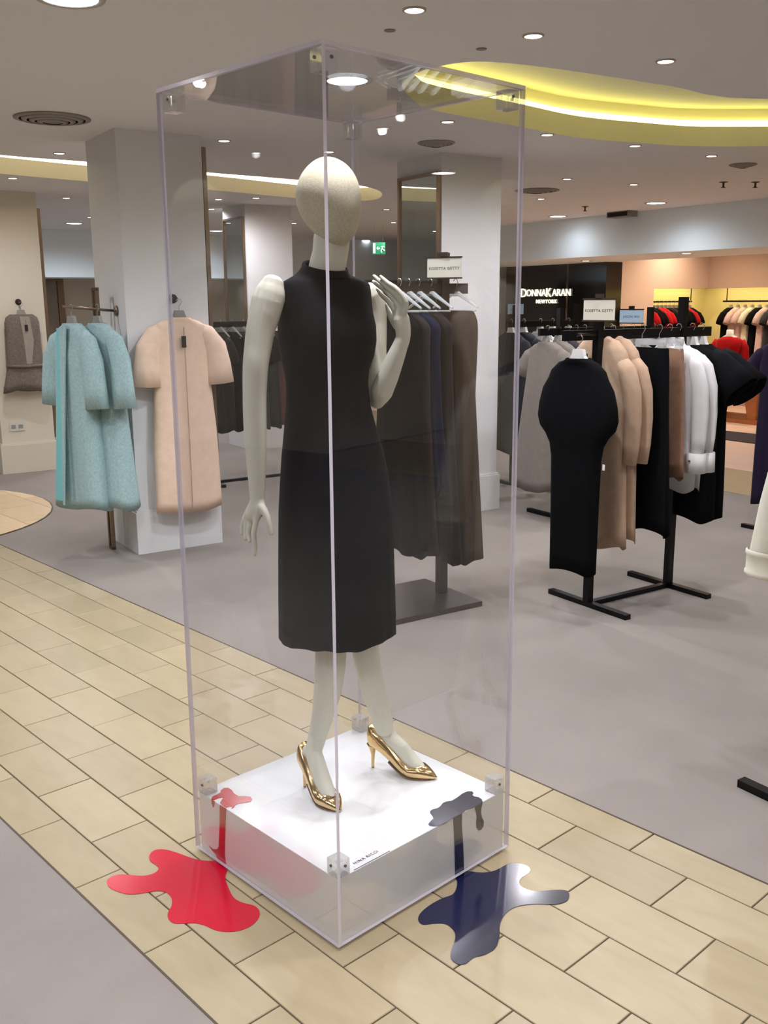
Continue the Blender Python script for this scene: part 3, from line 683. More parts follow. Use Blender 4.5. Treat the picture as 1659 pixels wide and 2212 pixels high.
def sleeve_mesh(pts, rad, n=16, flat=.7, folds=0.1):
    pts = [np.array(p, float) for p in pts]; rings = []
    for i in range(len(pts)):
        d = pts[min(i+1, len(pts)-1)]-pts[max(i-1, 0)]; d /= np.linalg.norm(d)
        b = np.array([0, 1.0, 0]); nrm = np.cross(d, b); nrm /= np.linalg.norm(nrm)
        r = rad[i]; f = folds*(i/(len(pts)-1))
        rings.append([pts[i]+nrm*r*math.cos(a)*(1+f*math.cos(3*a+1))+b*r*flat*math.sin(a)*(1+f*math.cos(4*a)) for a in np.linspace(0, 2*PI, n, endpoint=False)])
    l = np.mean(np.array(rings[-1]), axis=0); d = pts[-1]-pts[-2]; d /= np.linalg.norm(d)
    rings.append([p+(l-p)*.06 for p in rings[-1]]); rings.append([p+(l-p)*.1-d*.05 for p in rings[-2]])
    return G().loft(rings, True, False)
def shoulders(sw, z0=-.10, nw=.068, nd=.05, hd=.055, drop=.055):
    return [(z0, nw, nd), (z0-.012, nw+.012, nd+.004), (z0-.024, nw+(sw-nw)*.45, hd*.9), (z0-.024-drop*.55, nw+(sw-nw)*.85, hd), (z0-.03-drop, sw, hd)]
def garment(name, label, cat, loc, rotz, fabm, prof, sleeves=None, hang='white', folds=7, amp=.22, ph=None, group=None, extras=None, e=2.4, n=56, dz=0.0, lining=None):
    ph = random.uniform(0, 6) if ph is None else ph
    root = thing(name, label, cat, loc, rotz, group)
    body_mesh(prof, n, folds, e, ph, amp).build('bodice' if cat in ('dress', 'top', 'shirt') else 'garment_body', fabm, root, True)
    if sleeves:
        for sg in (-1, 1):
            if len(sleeves) == 3 and sleeves[2] == sg: continue
            pts, rad = sleeves[0], sleeves[1]
            sleeve_mesh([(sg*x, y, z) for x, y, z in pts], rad).build('sleeve', fabm, root, True)
    if hang: add_hanger(root, hang, dz)
    return root
def tagcard(root, x, y, z, m, w=.022, h=.04):
    G().box(-w/2, w/2, -.001, .001, -h, 0).build('price_tag', m, root, loc=(x, y, z))
    G().tube([(x, y, z), (x, y+.002, z+.05)], .001, 5).build('tag_string', M_ink, root)
def rack(label, s, t0, t1, zr, ptop, posts, foot=.3, name='clothes_rack', m=None, bar=True):
    m = m or M_blackmetal
    o = thing(name, label, 'clothes rack', P(s, (t0+t1)/2, 0), TH); tc = (t0+t1)/2
    for tp in posts:
        y = tp-tc; G().box(-.02, .02, y-.02, y+.02, .025, ptop[posts.index(tp)] if hasattr(ptop, '__len__') else ptop).build('post', m, o)
        G().box(-foot, foot, y-.02, y+.02, 0, .028).build('foot', m, o)
    if bar and len(posts) > 1: G().box(-.018, .018, posts[0]-tc+.02, posts[-1]-tc-.02, 0.0, .026).build('floor_bar', m, o)
    G().box(-.012, .012, t0-tc, t1-tc, zr-.055, zr-.002).build('rail', m, o)
    return o
def sign(label, s, t, z, w, h, txt, card, rz, fm, tsize, ink):
    o = thing('sign_holder', label, 'sign', P(s, t, z), rz)
    for z0 in (-.008, h): G().box(-w/2-.006, w/2+.006, -.006, .006, z0, z0+.008).build('frame_bar', fm, o)
    G().box(-.02, .02, -.012, .012, h+.008, h+.03).build('holder_cap', fm, o)
    G().box(-w/2, w/2, -.003, .003, 0, h).build('sign_card', card, o)
    textmesh(txt, tsize, .0003, 1.1).build('lettering', ink, o, loc=(0, -.0036, h*.46))
def rot_to_cam(s, t, off=0.0):               # yaw that turns a local -y front towards the camera
    a = xy(s, t); return math.atan2(-a[1], -a[0])+PI/2+off
SLV_LONG = ([(.15, 0, -.18), (.195, 0, -.22), (.225, .005, -.32), (.235, .01, -.46), (.24, .005, -.60), (.235, 0, -.70)], [.05, .056, .058, .055, .05, .046])
SLV_SHORT = ([(.13, 0, -.185), (.185, 0, -.22), (.228, 0, -.285), (.255, 0, -.36)], [.05, .065, .075, .08])
def coat_prof(sw, hem, hw, hd=.075): return shoulders(sw)+[(-.30, sw*.97, .075), (-.5, sw*.96+(hw-sw)*.25, hd), (-.9, sw+(hw-sw)*.7, hd*1.05), (hem, hw, hd*1.1)]
# --- front right rack
RZ = TH                                       # garments hang square to the rails, fronts towards the walkway
r1 = rack('black steel clothes rack with camel coats and white shirts, front right', -3.72, 3.55, 4.70, 1.525, (1.565, 1.69), (3.80, 4.46))
sign('cream card sign reading Rosetta Getty on the front right rack', -3.72, 3.80, 1.573, .185, .105, 'ROSETTA GETTY', M_card, TH+.25, M_bronze, .0205, M_ink)
def prof(sw, hem, hw, hd=.07): return coat_prof(sw, hem, hw, hd)
cape = shoulders(.19, drop=.075, hd=.045)+[(-.26, .225, .055), (-.34, .248, .062), (-.41, .256, .065), (-.46, .24, .064), (-.50, .20, .06), (-.55, .17, .055), (-.62, .158, .05), (-.9, .152, .05), (-1.23, .148, .052)]
d = garment('batwing_dress', 'long black batwing dress facing out at the front end of the rack', 'dress', P(-3.655, 3.60, 1.485), TH+.12, F_black, cape, None, 'white', folds=5, amp=.12)
tagcard(d, .23, -.06, -.62, M_tagw, .014, .03)
G().tube([P(-3.72, 3.80, 1.49), P(-3.70, 3.70, 1.50), P(-3.655, 3.585, 1.505)], .008, 8).build('front_arm', M_blackmetal, None)
o = bpy.data.objects['front_arm']; o.parent = r1; o.matrix_parent_inverse = (Matrix.Translation(P(-3.72, 4.125, 0)) @ Matrix.Rotation(TH, 4, 'Z')).inverted()
for i, t in enumerate((3.865, 3.95)):
    c = garment('camel_coat', 'camel wool coat on the front right rack, %s' % ('just behind the black batwing dress' if i == 0 else 'second one, next to the black skirt'), 'coat', P(-3.76, t, 1.525), TH, F_camel, shoulders(.20, -.035, .05, .04, .05, .10)+[(-.30, .20, .055), (-.6, .205, .055), (-1.17+.03*i, .235, .065)], (SLV_LONG[0], [r*1.05 for r in SLV_LONG[1]]), 'grey', folds=4, amp=.25, ph=1+i)
    G().box(-.004, .004, -.005, .005, -1.0, -.13).build('front_edge', F_choc, c, loc=(-.04, -.066, 0))
s_ = garment('wide_skirt', 'long black skirt on a clear clip hanger beside the camel coats', 'skirt', P(-3.67, 4.08, 1.525), TH, F_black, [(-.10, .185, .02), (-.16, .19, .035), (-.5, .21, .05), (-1.10, .245, .065)], None, 'clip', folds=5, amp=.3)
s_ = garment('wool_skirt', 'tan brown wool skirt between the black skirt and white shirts', 'skirt', P(-3.70, 4.25, 1.525), TH, F_brown, [(-.11, .17, .02), (-.17, .175, .035), (-.5, .20, .045), (-.82, .215, .05)], None, 'clip', folds=4, amp=.25)
for i, t in enumerate((4.355, 4.43)):
    c = garment('white_shirt', 'white long-sleeved shirt on the front right rack, %s' % ('beside the tan skirt' if i == 0 else 'beside the black dresses'), 'shirt', P(-3.72, t, 1.525), TH, F_white, coat_prof(.205, -.66, .22, .045), (SLV_LONG[0], [r*.95 for r in SLV_LONG[1]]), 'white', folds=4, amp=.2)
    for sg in (-1, 1):
        G().tube([(sg*.236, 0, -.68), (sg*.236, 0, -.79)], [.052, .056], 14).build('cuff', F_white, c, True)
        G().tube([(sg*.236, -.045, -.72), (sg*.236, -.060, -.72)], .006, 8).build('button', M_goldm, c)
for i, t in enumerate((4.545, 4.625)):
    c = garment('bell_sleeve_dress', 'long black dress with wide bell sleeves on white hanger, %s' % ('beside the white shirts' if i == 0 else 'last on the front right rack'), 'dress', P(-3.72, t, 1.525), TH, F_black, coat_prof(.205, -1.10, .21, .06), ([(.15, 0, -.155), (.21, 0, -.20), (.29, 0, -.28), (.36, 0, -.35)], [.05, .075, .10, .12]), 'white', folds=5, amp=.2)
# --- taupe rack behind
r2 = rack('black clothes rack with taupe dresses behind the front right rack', -5.5, 5.0, 6.35, 1.475, 1.62, (5.21, 6.20))
sign('pale blue card sign reading Jason Wu above the second rack', -5.5, 5.98, 1.50, .20, .10, 'JASON WU', M_cardb, TH+.3, M_blackmetal, .026, M_ink)
for i, t in enumerate((5.085, 5.20)):
    garment('taupe_dress', 'taupe short-sleeved dress on grey hanger, %s' % ('first on the second rack' if i == 0 else 'just behind the first taupe one'), 'dress', P(-5.5, t, 1.475), TH, F_taupe, coat_prof(.19, -1.23, .30, .085), SLV_SHORT, 'grey', folds=6, amp=.3)
for i, (t, f, nm) in enumerate(((5.30, F_grey, 'grey'), (5.38, F_tan, 'tan'), (5.47, F_black, 'black'), (5.62, F_grey, 'charcoal'), (5.76, F_choc, 'brown'), (5.88, F_grey, 'slate'), (6.0, F_taupe, 'taupe grey'), (6.12, F_black, 'black crepe'), (6.24, F_grey, 'dark grey'))):
    garment('rail_dress', '%s dress mid-way along the second rack, hanger number %d from the taupe ones' % (nm, i+1), 'dress', P(-5.5, t, 1.475), TH, f, coat_prof(.19, -1.0, .22), SLV_SHORT, 'grey', folds=5, n=36, group='dresses on the second rack')
# --- rack to the right of the mirror column
r5 = rack('black clothes rack of dark dresses just right of the mirror column', -6.75, 5.75, 6.75, 1.50, 1.64, (5.85, 6.6), foot=.28)
sign('small blue-white card sign right of the mirror column', -6.75, 5.85, 1.56, .16, .09, 'JASON WU', M_cardb, TH+.3, M_blackmetal, .02, M_ink)
for i, (t, f, nm) in enumerate(((5.80, F_grey, 'dark grey'), (5.95, F_grey, 'charcoal'), (6.15, F_white, 'white'), (6.3, F_black, 'black'), (6.5, F_black, 'jet black'))):
    garment('rail_dress', '%s dress on the rack right of the mirror column' % nm, 'dress', P(-6.75, t, 1.50), TH, f, coat_prof(.19, -.6 if f is F_white else -1.18, .24), SLV_LONG if f is F_white else SLV_SHORT, 'white', folds=6, n=40)
# --- bronze T-stand behind the case
ts = thing('clothes_stand', 'bronze T-stand on a square base plate with dark dresses, behind the case', 'clothes stand', P(-4.32, 3.02, 0), TH)
G().box(-.28, .27, -.29, .29, 0, .03).build('base_plate', M_bronze, ts)
G().box(-.025, .025, .18, .23, .03, 1.93).build('post', M_bronze, ts)
G().box(-.02, .02, -.14, .36, 1.715, 1.77).build('rail', M_bronze, ts)
sign('cream card sign reading Rosetta Getty on top of the bronze stand', -4.262, 3.188, 1.80, .185, .10, 'ROSETTA GETTY', M_card, rot_to_cam(-4.3, 3.2, -.25), M_bronze, .0205, M_inkg)
for i, (t, f, nm, hem, sl) in enumerate(((2.93, F_black, 'long black dress first on the bronze stand', -1.42, None), (2.985, F_choc, 'dark brown dress second on the bronze stand', -1.44, None), (3.05, F_navyf, 'navy dress in the middle of the bronze stand', -1.1, None), (3.13, F_choc, 'chocolate brown dress fourth on the bronze stand', -1.5, None), (3.30, F_umber, 'dark brown strapped dress on clear hanger, last on the bronze stand', -1.52, None))):
    pr = shoulders(.185, -.16)+[(-.34, .18, .05), (-.7, .19, .055), (hem, .25, .065)] if i < 4 else shoulders(.185, -.15, .15, .03, .05)+[(-.30, .18, .06), (-.6, .165, .065), (hem, .24, .085)]
    garment('stand_dress', nm, 'dress', P(-4.31, t, 1.775), TH, f, pr, sl, 'clear', folds=7, amp=.28)
# --- rack at the back left, beyond the peach coat
r6 = rack('low black clothes rack of dark garments beyond the peach coat', -8.45, 3.45, 4.95, 1.51, 1.52, (3.60, 4.80), foot=.26)
for i, (t, f, nm) in enumerate(((3.62, F_choc, 'umber'), (3.74, F_choc, 'dark brown'), (3.86, F_black, 'black'), (3.97, F_grey, 'grey'), (4.08, F_choc, 'deep brown'), (4.2, F_black, 'jet black'), (4.32, F_wine, 'wine red'), (4.44, F_tan, 'tan'), (4.56, F_grey, 'charcoal'), (4.68, F_black, 'inky black'), (4.8, F_navyf, 'navy'))):
    garment('rail_dress', '%s garment on the low rack beyond the peach coat' % nm, 'dress', P(-8.45, t, 1.51), TH, f, coat_prof(.19, -.35 if f is F_peach else -1.0, .2), SLV_SHORT if i % 2 else None, 'clear', folds=6, n=36)
# --- column with coats
hk = lambda lab, s, t, z: None
def wall_hook(label, s, t, z):
    o = thing('wall_hook', label, 'hook', P(s, t, z), TH)
    g = G().lathe([(.0001, 0), (.03, 0), (.03, .006), (.012, .012), (.008, .035), (.014, .045), (.0001, .05)], 16, cap0=True); g.xf(lambda q: (q[2], q[0], q[1])).build('hook_disc', M_bronze, o, True)
    G().tube([(.035, 0, 0), (.05, 0, -.012), (.07, 0, -.012), (.08, 0, .005)], .005, 8).build('hook_arm', M_bronze, o, True)
wall_hook('round bronze wall hook holding the peach coat', -6.285, 2.45, 1.705)
wall_hook('round bronze wall hook holding the grey vest', -10.18, 2.36, 1.70)
FS = TH+PI/2                                   # garments hung flat on faces that look along +s
bell = ([(.11, 0, -.18), (.175, -.003, -.215), (.232, -.01, -.30), (.25, -.01, -.42), (.258, -.01, -.545)], [.05, .072, .084, .092, .10])
pc = garment('peach_coat', 'pale peach wool coat with short bell sleeves hung flat on the column', 'coat', P(-6.20, 2.455, 1.685), FS, F_peach, shoulders(.20)+[(-.30, .20, .06), (-.55, .20, .065), (-.9, .225, .07), (-1.40, .235, .075)], bell, 'grey', folds=3, amp=.14, ph=1.2)
tagcard(pc, -.01, -.085, -.22, M_tagb, .032, .075)
G().box(-.0015, .0015, -.003, .003, -1.38, -.16).build('front_seam', F_peachd, pc, loc=(.0, -.0745, 0))
vs_ = garment('tweed_vest', 'short grey tweed vest with belt hung on the cream column', 'vest', P(-10.10, 2.36, 1.68), FS, F_vest, [(-.10, .11, .03), (-.13, .15, .045), (-.18, .165, .055), (-.35, .165, .06), (-.55, .17, .06), (-.62, .175, .065), (-.85, .225, .075)], None, 'grey', folds=4, amp=.2)
G().prism([(-.045, -.12), (.05, -.12), (.075, -.35), (.04, -.58), (-.01, -.58), (-.02, -.35)], -.004, .004).xf(lambda q: (q[0], q[2], q[1])).build('front_lining', F_vestl, vs_, loc=(.01, -.064, 0))
G().tube([(-.185, -.03, -.60), (-.1, -.075, -.60), (.0, -.085, -.605), (.1, -.075, -.60), (.185, -.03, -.60)], .014, 8).build('belt', F_vest, vs_, True)
tagcard(vs_, .02, -.08, -.2, M_tagb, .03, .06)
# brass arm and frame with the teal coats
arm = thing('brass_rail', 'brushed brass hanging frame with arm beside the white column', 'rail', P(-6.52, 2.10, 0), TH)
for dx in (-.05, .01): G().box(dx-.012, dx+.012, -.10, -.076, 0, 1.78).build('upright', M_brass, arm)
G().box(-.062, .022, -.10, -.076, 0, .02).build('foot_bar', M_brass, arm); G().box(-.062, .022, -.10, -.076, 1.76, 1.78).build('top_bar', M_brass, arm)
G().tube([(.06, 0.0, 1.63), (.09, -.12, 1.64), (.17, -.36, 1.66)], .009, 8).build('arm', M_brass, arm, True)
G().lathe([(.0001, 0), (.035, 0), (.035, .008), (.0001, .012)], 16).xf(lambda q: (q[0]+.06, -q[2]+.02, q[1]+1.63)).build('wall_plate', M_brass, arm, True)
TL = ([(.12, 0, -.185), (.185, -.005, -.225), (.245, -.015, -.34), (.265, -.02, -.5), (.275, -.02, -.63)], [.055, .075, .085, .092, .098])
for i, (s, t, off) in enumerate(((-6.38, 1.80, -1.05), (-6.31, 1.945, -1.0))):
    c = garment('teal_coat', ['teal boucle wool coat nearest the camera on the brass arm, open at front', 'teal boucle wool coat behind the first one, against the white column'][i], 'coat', P(s, t, 1.655), rot_to_cam(s, t, off), F_teal, shoulders(.19)+[(-.30, .19, .075), (-.6, .21, .085), (-1.0, .245, .10), (-1.29+.0*i, .27, .115)], TL, 'grey', folds=4, amp=.2, ph=2+i)
    if i == 0:
        G().prism([(-.05, -.13), (.0, -.14), (.02, -.6), (.03, -1.24), (-.07, -1.24), (-.045, -.6)], -.003, .003).xf(lambda q: (q[0], q[2]-.10*min(1, max(0, -q[1]-.1)*.8), q[1])).build('lining', F_teallin, c, loc=(-.03, -.062, 0))
        G().prism([(-.01, -.125), (.07, -.115), (.06, -.6), (.05, -1.26), (.035, -1.26), (.015, -.6)], -.004, .004).xf(lambda q: (q[0], q[2]-.10*min(1, max(0, -q[1]-.1)*.8), q[1])).build('lapel', F_teal, c, loc=(-.02, -.072, 0))
# power socket and other wall bits
o = thing('power_socket', 'double power socket plate low on the cream column', 'socket', P(-10.178, 2.245, .47), TH)
G().box(0, .008, -.073, .073, -.043, .043).build('socket_plate', M_white, o)
for y in (-.035, .035): G().box(.008, .010, y-.022, y+.022, -.02, .02).build('outlet', M_greyp, o)
# --- near right rack with the ivory coat
r3 = rack('black clothes rack at the right edge with an ivory coat', -1.63, 2.70, 4.0, 1.56, 1.62, (2.76, 3.9), foot=.30)
c = garment('ivory_coat', 'ivory wool coat with fur collar and deep cuffs at the right edge', 'coat', P(-1.585, 2.80, 1.50), TH, F_ivory, coat_prof(.22, -1.0, .22, .075), ([(.17, 0, -.155), (.22, 0, -.20), (.275, 0, -.34), (.31, 0, -.5), (.335, 0, -.66), (.345, 0, -.74)], [.055, .064, .068, .066, .064, .064]), 'white', folds=3)
for sg in (-1, 1):
    G().lathe([(.068, -.01), (.074, -.005), (.074, .005), (.070, .010), (.070, .06), (.074, .065), (.074, .075), (.068, .08)], 20).xf(lambda q: (q[0], q[1]*.75, q[2])).build('cuff', F_ivory, c, True, loc=(sg*.342, 0, -.73))
fr = G()
for i in range(1800):
    a = random.uniform(0, 2*PI); zz = random.uniform(-.55, -.12); x = (.07+.03*(-zz))*math.copysign(1, math.cos(a))+random.uniform(-.035, .035); y = -.075+random.uniform(-.03, .0)
    dx, dy, dz_ = random.uniform(-.03, .03), random.uniform(-.03, -.005), random.uniform(-.035, .005)
    fr.add([(x-.001, y, zz), (x+.001, y, zz), (x+dx, y+dy, zz+dz_)], [(0, 1, 2)])
tag(fr.build('fur_collar', M_fur, c, fixn=False), kind='stuff')
for i, (t, f, nm) in enumerate(((3.0, F_black, 'black'), (3.15, F_navyf, 'navy'), (3.3, F_grey, 'grey'), (3.5, F_black, 'inky black'), (3.7, F_choc, 'brown'))):
    garment('rail_dress', '%s dress behind the ivory coat on the right edge rack' % nm, 'dress', P(-1.55, t, 1.56), TH, f, coat_prof(.19, -1.1, .23), SLV_SHORT, 'white', n=36)
# --- rack further right with the purple dress
r4 = rack('black clothes rack further back at the right edge, with a purple dress', -4.16, 6.05, 7.2, 1.53, 1.60, (6.155, 7.0))
garment('purple_dress', 'deep purple short-sleeved dress at the right edge', 'dress', P(-4.19, 6.13, 1.50), TH, F_purple, coat_prof(.20, -1.28, .19, .06), SLV_SHORT, 'white')
garment('rail_dress', 'black dress behind the purple dress at the right edge', 'dress', P(-4.16, 6.3, 1.50), TH, F_black, coat_prof(.20, -1.2, .2), SLV_SHORT, 'white', n=36)
# --- boutique
sg = thing('shop_sign', 'glowing gold lettering Donna Karan New York on the black wall', 'sign', P(-11.95, 10.99, 1.80), TH)
x = -.61
for txt, sz, w_ in (('D', .20, .15), ('ONNA', .155, .46), ('K', .20, .135), ('ARAN', .155, .46)):
    textmesh(txt, sz, .006, 1.0).build('lettering', M_letter, sg, loc=(x+w_/2, -.008, 0)); x += w_
textmesh('NEWYORK', .085, .006, 1.25).build('lettering', M_letter, sg, loc=(.02, -.008, -.135))
def rail_thing(label, s0, t0, s1, t1, z):
    a, b = P(s0, t0, z), P(s1, t1, z); o = thing('hanging_rail', label, 'rail', a)
    G().tube([(0, 0, 0), (b[0]-a[0], b[1]-a[1], 0)], .014, 8).build('tube', M_blackmetal, o)
    for k in (0.02, .98): G().tube([((b[0]-a[0])*k, (b[1]-a[1])*k, 0), ((b[0]-a[0])*k, (b[1]-a[1])*k, .21)], .008, 6).build('bracket', M_blackmetal, o)
rail_thing('black hanging rail in the niche of the boutique side wall', -10.93, 12.12, -10.93, 13.30, 1.65)
rail_thing('black hanging rail in the niche of the boutique back wall', -10.55, 13.62, -7.2, 13.62, 1.65)
colsL = [(F_red, 'red'), (F_black, 'black'), (F_black, 'black'), (F_red, 'red'), (F_red, 'red'), (F_black, 'black'), (F_choc, 'brown'), (F_black, 'black'), (F_black, 'black'), (F_black, 'black'), (F_red, 'red'), (F_black, 'black')]
for i, (f, nm) in enumerate(colsL):
    garment('niche_dress', '%s dress on the boutique side rail, number %d from the left' % (nm, i+1), 'dress', P(-10.90, 12.17+i*.095, 1.65), TH, f, coat_prof(.19, -.95, .21), SLV_SHORT, 'grey', n=28, group='dresses on the boutique side rail')
colsR = [(F_black, 'black'), (F_rose, 'rose'), (F_rose, 'pale rose'), (F_crm, 'cream'), (F_black, 'black'), (F_rose, 'rose'), (F_grey, 'grey'), (F_rose, 'blush'), (F_black, 'black'), (F_black, 'black'), (F_crm, 'cream'), (F_black, 'black'), (F_black, 'black'), (F_navyf, 'navy'), (F_black, 'black')]
for i, (f, nm) in enumerate(colsR):
    garment('niche_dress', '%s dress on the boutique back rail, number %d from the corner' % (nm, i+1), 'dress', P(-10.38+i*.135, 13.60, 1.65), TH+PI/2, f, coat_prof(.20, -.9, .21), SLV_SHORT, 'grey', n=28, group='dresses on the boutique back rail')
tb = thing('wooden_table', 'orange wood display table with slanted legs in the boutique', 'table', P(-8.75, 11.75, 0), TH)
G().box(-.55, .55, -.3, .3, .50, .55).build('table_top', M_wood, tb)
for k in (-1, 1):
    G().prism([(k*.52, 0), (k*.40, 0), (k*.28, .50), (k*.52, .50)], -.28, .28).xf(lambda q: (q[0], q[2], q[1])).build('leg', M_wood, tb)
G().box(-.6, .6, -.34, .34, 0, .06).build('base_board', M_wood, tb)
o = struct(G().prism([P(-9.0, 9.9, 0)[:2], P(-6.6, 9.9, 0)[:2], P(-6.6, 10.75, 0)[:2], P(-9.0, 10.45, 0)[:2]], 0.003, .012).build('floor_rug', M_rug))
bm_ = thing('bust_form', 'headless white mannequin in a red jacket on the wooden table', 'mannequin', P(-8.95, 11.75, .55), TH+.3)
G().loft([sring(a, b, z, 24, 2, 3, 0, 0) for z, a, b in ((0.0, .16, .12), (.12, .17, .12), (.3, .13, .10), (.45, .17, .115), (.56, .18, .10), (.61, .10, .075), (.64, .052, .052), (.71, .048, .048))]).build('torso', M_white, bm_, True)
G().loft([sring(a, b, z, 28, 2.1, 5, .05, 0) for z, a, b in ((.10, .19, .14), (.22, .165, .125), (.3, .15, .12), (.45, .19, .135), (.56, .195, .12), (.60, .12, .09), (.618, .075, .07))], False, False).build('red_jacket', F_red, bm_, True)
for k in (-1, 1): sleeve_mesh([(k*.17, 0, .56), (k*.22, 0, .46), (k*.245, -.02, .3), (k*.25, -.06, .12)], [.05, .058, .052, .045]).build('jacket_sleeve', F_red, bm_, True)
G().tube([(-.02, -.28, .02), (-.03, -.36, -.02), (-.03, -.38, -.25), (-.03, -.38, -.44), (-.03, -.40, -.49)], [.06, .055, .042, .036, .034], 12).build('leg', M_white, bm_, True)
G().loft([sring(a, .03, z, 14, 2, 3, 0, 0, 0, y) for y, a, z in ((-.36, .03, -.50), (-.42, .034, -.505), (-.49, .03, -.51), (-.55, .012, -.515))]).build('boot', M_white, bm_, True, loc=(-.03, 0, 0))
# exit sign
ex = thing('exit_sign', 'hanging green emergency exit sign with white arrow and running figure', 'sign', P(-11.735, 7.634, 2.33), rot_to_cam(-11.735, 7.634, .15))
G().box(-.09, .09, -.02, .02, 0, .16).build('sign_box', M_exitg, ex)
G().box(-.082, -.05, -.0215, -.02, .012, .148).build('door_mark', M_exitw, ex)
G().prism([(-.035, .08), (-.01, .105), (-.01, .088), (.015, .088), (.015, .072), (-.01, .072), (-.01, .055)], -.0215, -.02).xf(lambda q: (q[0], q[2], q[1])).build('arrow', M_exitw, ex)
g = G().tube([(.058, -.021, .13), (.059, -.021, .131)], .012, 8)
for a in ([(.055, .115), (.045, .075)], [(.055, .11), (.03, .10)], [(.055, .11), (.078, .095)], [(.046, .078), (.03, .05), (.038, .02)], [(.047, .078), (.065, .055), (.082, .05)]):
    g.tube([(x_, -.021, z_) for x_, z_ in a], .006, 6)
g.build('running_figure', M_exitw, ex)
for k in (-.06, .06): G().tube([(k, 0, .16), (k, 0, .42)], .003, 6).build('suspension_rod', M_chrome, ex)
# ceiling vents, sprinklers
def vent(label, px, py, r):
    p = up(px, py, ZC); o = thing('air_vent', label, 'vent', (p[0], p[1], ZC))
    for k, q in enumerate((1.0, .8, .6, .4)):
        G().lathe([(r*q, -.001), (r*q, -.006-.006*k), (r*(q-.13), -.012-.006*k), (r*(q-.14), -.010-.006*k)], 36).build('louvre_ring', M_vent, o, True)
    G().lathe([(.0001, -.026), (r*.26, -.024), (r*.26, -.001)], 36).build('centre_disc', M_vent, o, True)
    G().lathe([(.0001, -.0006), (r*.98, -.0006)], 36).build('duct_shadow', M_dark, o)
vent('large round ceiling air vent left of the white column', 113, 255, .22)
vent('round ceiling air vent right of the acrylic case', 1160, 411, .22)
vent('flat round ceiling grille seen through the acrylic case', 942, 308, .13)
vent('small round ceiling grille near the right edge', 1605, 355, .11)
for i, (a, b, lab) in enumerate(((842, 65, 'nearest, above the case top'), (1040, 105, 'left of the yellow cove'), (1264, 446, 'in front of the far bulkhead'), (1632, 393, 'at the right edge'), (1563, 393, 'left of the right-edge one'))):
    p = up(a, b, ZC); o = thing('sprinkler_head', 'small ceiling sprinkler head, %s' % lab, 'sprinkler', (p[0], p[1], ZC))
    k = 0.7 if i < 2 else 1.3
    G().lathe([(.0001, -.004), (.012, -.006), (.022, -.004), (.024, -.0005)] if i < 2 else [(.0001, 0), (.028*k, 0), (.028*k, -.004), (.012*k, -.008), (.007*k, -.012), (.007*k, -.035*k), (.018*k, -.038*k), (.018*k, -.041*k), (.0001, -.041*k)], 16).build('sprinkler_body', M_bronze if i > 1 else M_vent, o, True)
    G().lathe([(.03*k, 0), (.033*k, -.003), (.03*k, -.004)], 16).build('escutcheon', M_vent, o)
p = up(1344, 457, ZC); o = thing('speaker_box', 'low rectangular ceiling fitting in front of the far bulkhead', 'ceiling fitting', (p[0], p[1], ZC), TH)
G().box(-.18, .18, -.08, .08, -.07, 0).build('housing', M_vent, o); G().box(-.16, .16, -.085, -.08, -.06, -.012).build('grille', M_dark, o)
# ------------------------------------------------------------------ ceiling lamps
def lamp(name, label, px, py, r, m, watts, col, group, pos=None, blend=0.9, ang=168, zz=ZC, fixed=None):
    p = up(px, py, zz) if pos is None else np.array([pos[0], pos[1], zz])
    o = thing(name, label, 'downlight', (p[0], p[1], zz), 0, group)
    if (name, r, m.name) not in LM:
        LM[(name, r, m.name)] = (G().lathe([(r*1.28, -.0005), (r*1.25, -.006), (r*1.02, -.007), (r*1.0, -.001)], 24).mesh('trim_ring', M_trimr, True),
                         G().lathe([(0.0001, -.0045), (r, -.0045), (r, -.0005)], 24, cap0=True).mesh('lamp_glass', m))
    for nm, me in zip(('trim_ring', 'lamp_glass'), LM[(name, r, m.name)]):
        c = bpy.data.objects.new(nm, me); COL.objects.link(c); c.parent = o
    l = bpy.data.lights.new('lamp', 'SPOT'); l.energy = watts; l.color = lin(col); l.spot_size = math.radians(ang); l.spot_blend = blend; l.shadow_soft_size = .022 if r < .05 else .05
    lo = bpy.data.objects.new('lamp', l); COL.objects.link(lo); lo.parent = o; lo.location = (0, 0, -.02)
LM = {}
small = [(895, 20, 'at the top edge above the case'), (1152, 76, 'between the top edge and the yellow cove'), (1438, 131, 'nearest the right corner above the yellow cove'),
    (967, 262, 'under the yellow cove, seen through the case'), (1182, 290, 'just right of the case below the yellow cove'), (1372, 314, 'second right of the case below the yellow cove'), (1537, 336, 'third right of the case below the yellow cove'),
    (484, 303, 'right of the white column top, seen through the case'), (128, 330, 'left of the white column above the white cove'), (27, 384, 'below the white cove at the left edge'), (143, 427, 'above the gap with the lift lobby'), (195, 469, 'half hidden by the white column'),
    (553, 427, 'left of the mannequin head below the white cove'), (710, 327, 'right above the mannequin head'), (898, 349, 'above the mirror column'), (1225, 386, 'middle row right of the case, left one'), (1369, 398, 'middle row right of the case, right one'), (1169, 429, 'below the air vent right of the case'),
    (457, 451, 'beside the edge of the white column, lower one'), (472, 430, 'beside the edge of the white column, upper one'), (635, 482, 'touching the left of the mannequin face'), (835, 452, 'left of the mirror column, upper one'), (850, 480, 'left of the mirror column, lower one')]
for a in small: lamp('downlight', 'small round recessed ceiling spotlight '+a[2], a[0], a[1], .036, M_lampw, SPOT_W, 'f8f7ff', 'small ceiling spotlights')
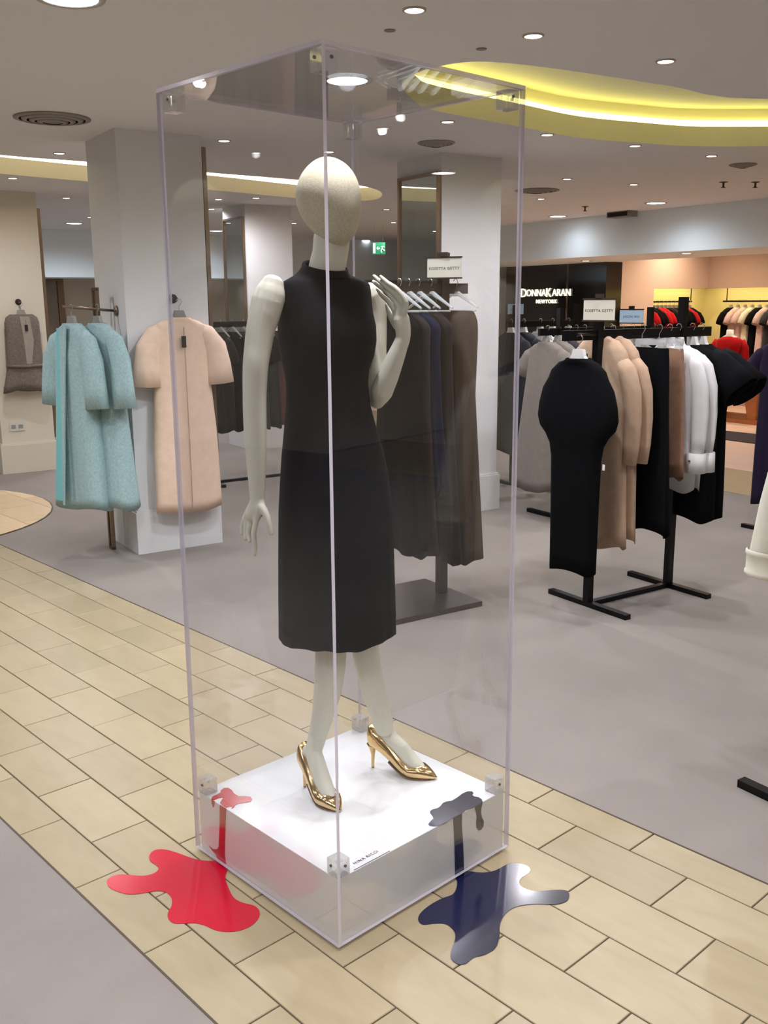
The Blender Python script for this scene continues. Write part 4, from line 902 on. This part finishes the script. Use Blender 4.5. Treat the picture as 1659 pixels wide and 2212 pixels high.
for a in ((-.9, 3.9), (.3, 2.8), (-2.6, .2), (-4.4, 1.2), (-4.3, .0), (-.9, -1.2), (-3.0, -1.4), (.9, 1.0), (-2.6, 5.4), (-5.8, .6), (1.2, 4.5), (-1.3, 5.2), (-.2, .5), (-.6, -.6), (-6.2, 1.5), (-7.6, .9), (-10.5, .5), (-9.5, -2.5), (-12.5, 1.8), (-13.6, 4.2)):  # unseen spots added to brighten the mannequin, columns, mirrors and lobby
    lamp('downlight', 'added small round recessed ceiling spotlight outside the view', 0, 0, .036, M_lampw, SPOT_W, 'f8f7ff', 'small ceiling spotlights', pos=a)
for a in ((-1.98, 1.70, 'straight above the acrylic case', 75), (-1.25, 1.35, 'above the near side of the acrylic case', 75), (-1.35, 2.2, 'above the right side of the acrylic case', 50)):
    lamp('downlight', 'ceiling spotlight '+a[2], 0, 0, .06, M_lampw, a[3], 'f8f7ff', None, pos=a[:2], ang=75, blend=1.0)
for a in ((750, 173, 'seen through the case top', 1), (160, 482, 'over the lift lobby at the left', 1.8), (787, 519, 'right of the mannequin chin', .8), (1205, 467, 'left one by the right bulkhead', .18), (1417, 438, 'right one by the right bulkhead', .5), (150, -6, 'cut by the top edge', 1)):
    lamp('large_downlight', 'large cool-white round recessed ceiling light '+a[2], a[0], a[1], .10, M_lampc, BIG_W*a[3], 'eaf4ff', 'large ceiling lights', ang=165)
for a in ((2.4, 6.4), (1.0, 7.0), (-1.5, -2.4), (-13.8, 2.6), (-12.9, 8.5)):
    lamp('large_downlight', 'large cool-white round recessed ceiling light outside the view', 0, 0, .10, M_lampc, BIG_W, 'eaf4ff', 'large ceiling lights', pos=a, ang=165)
for a in ((-10.1, 12.3), (-8.2, 12.3), (-9.2, 11.6)):
    q = xy(*a); lamp('downlight', 'small warm spotlight in the boutique ceiling', 0, 0, .036, M_lampw, SPOT_W*1.8, 'ffe6cc', 'boutique spotlights', pos=q)
for a in ((-10.44, 10.36), (-8.3, 9.95)):
    q = xy(*a); lamp('downlight', 'recessed spotlight in the soffit of the far boutique', 0, 0, .06, M_lampw, SPOT_W, 'ffe2c4', 'soffit spotlights', pos=q, zz=2.24)
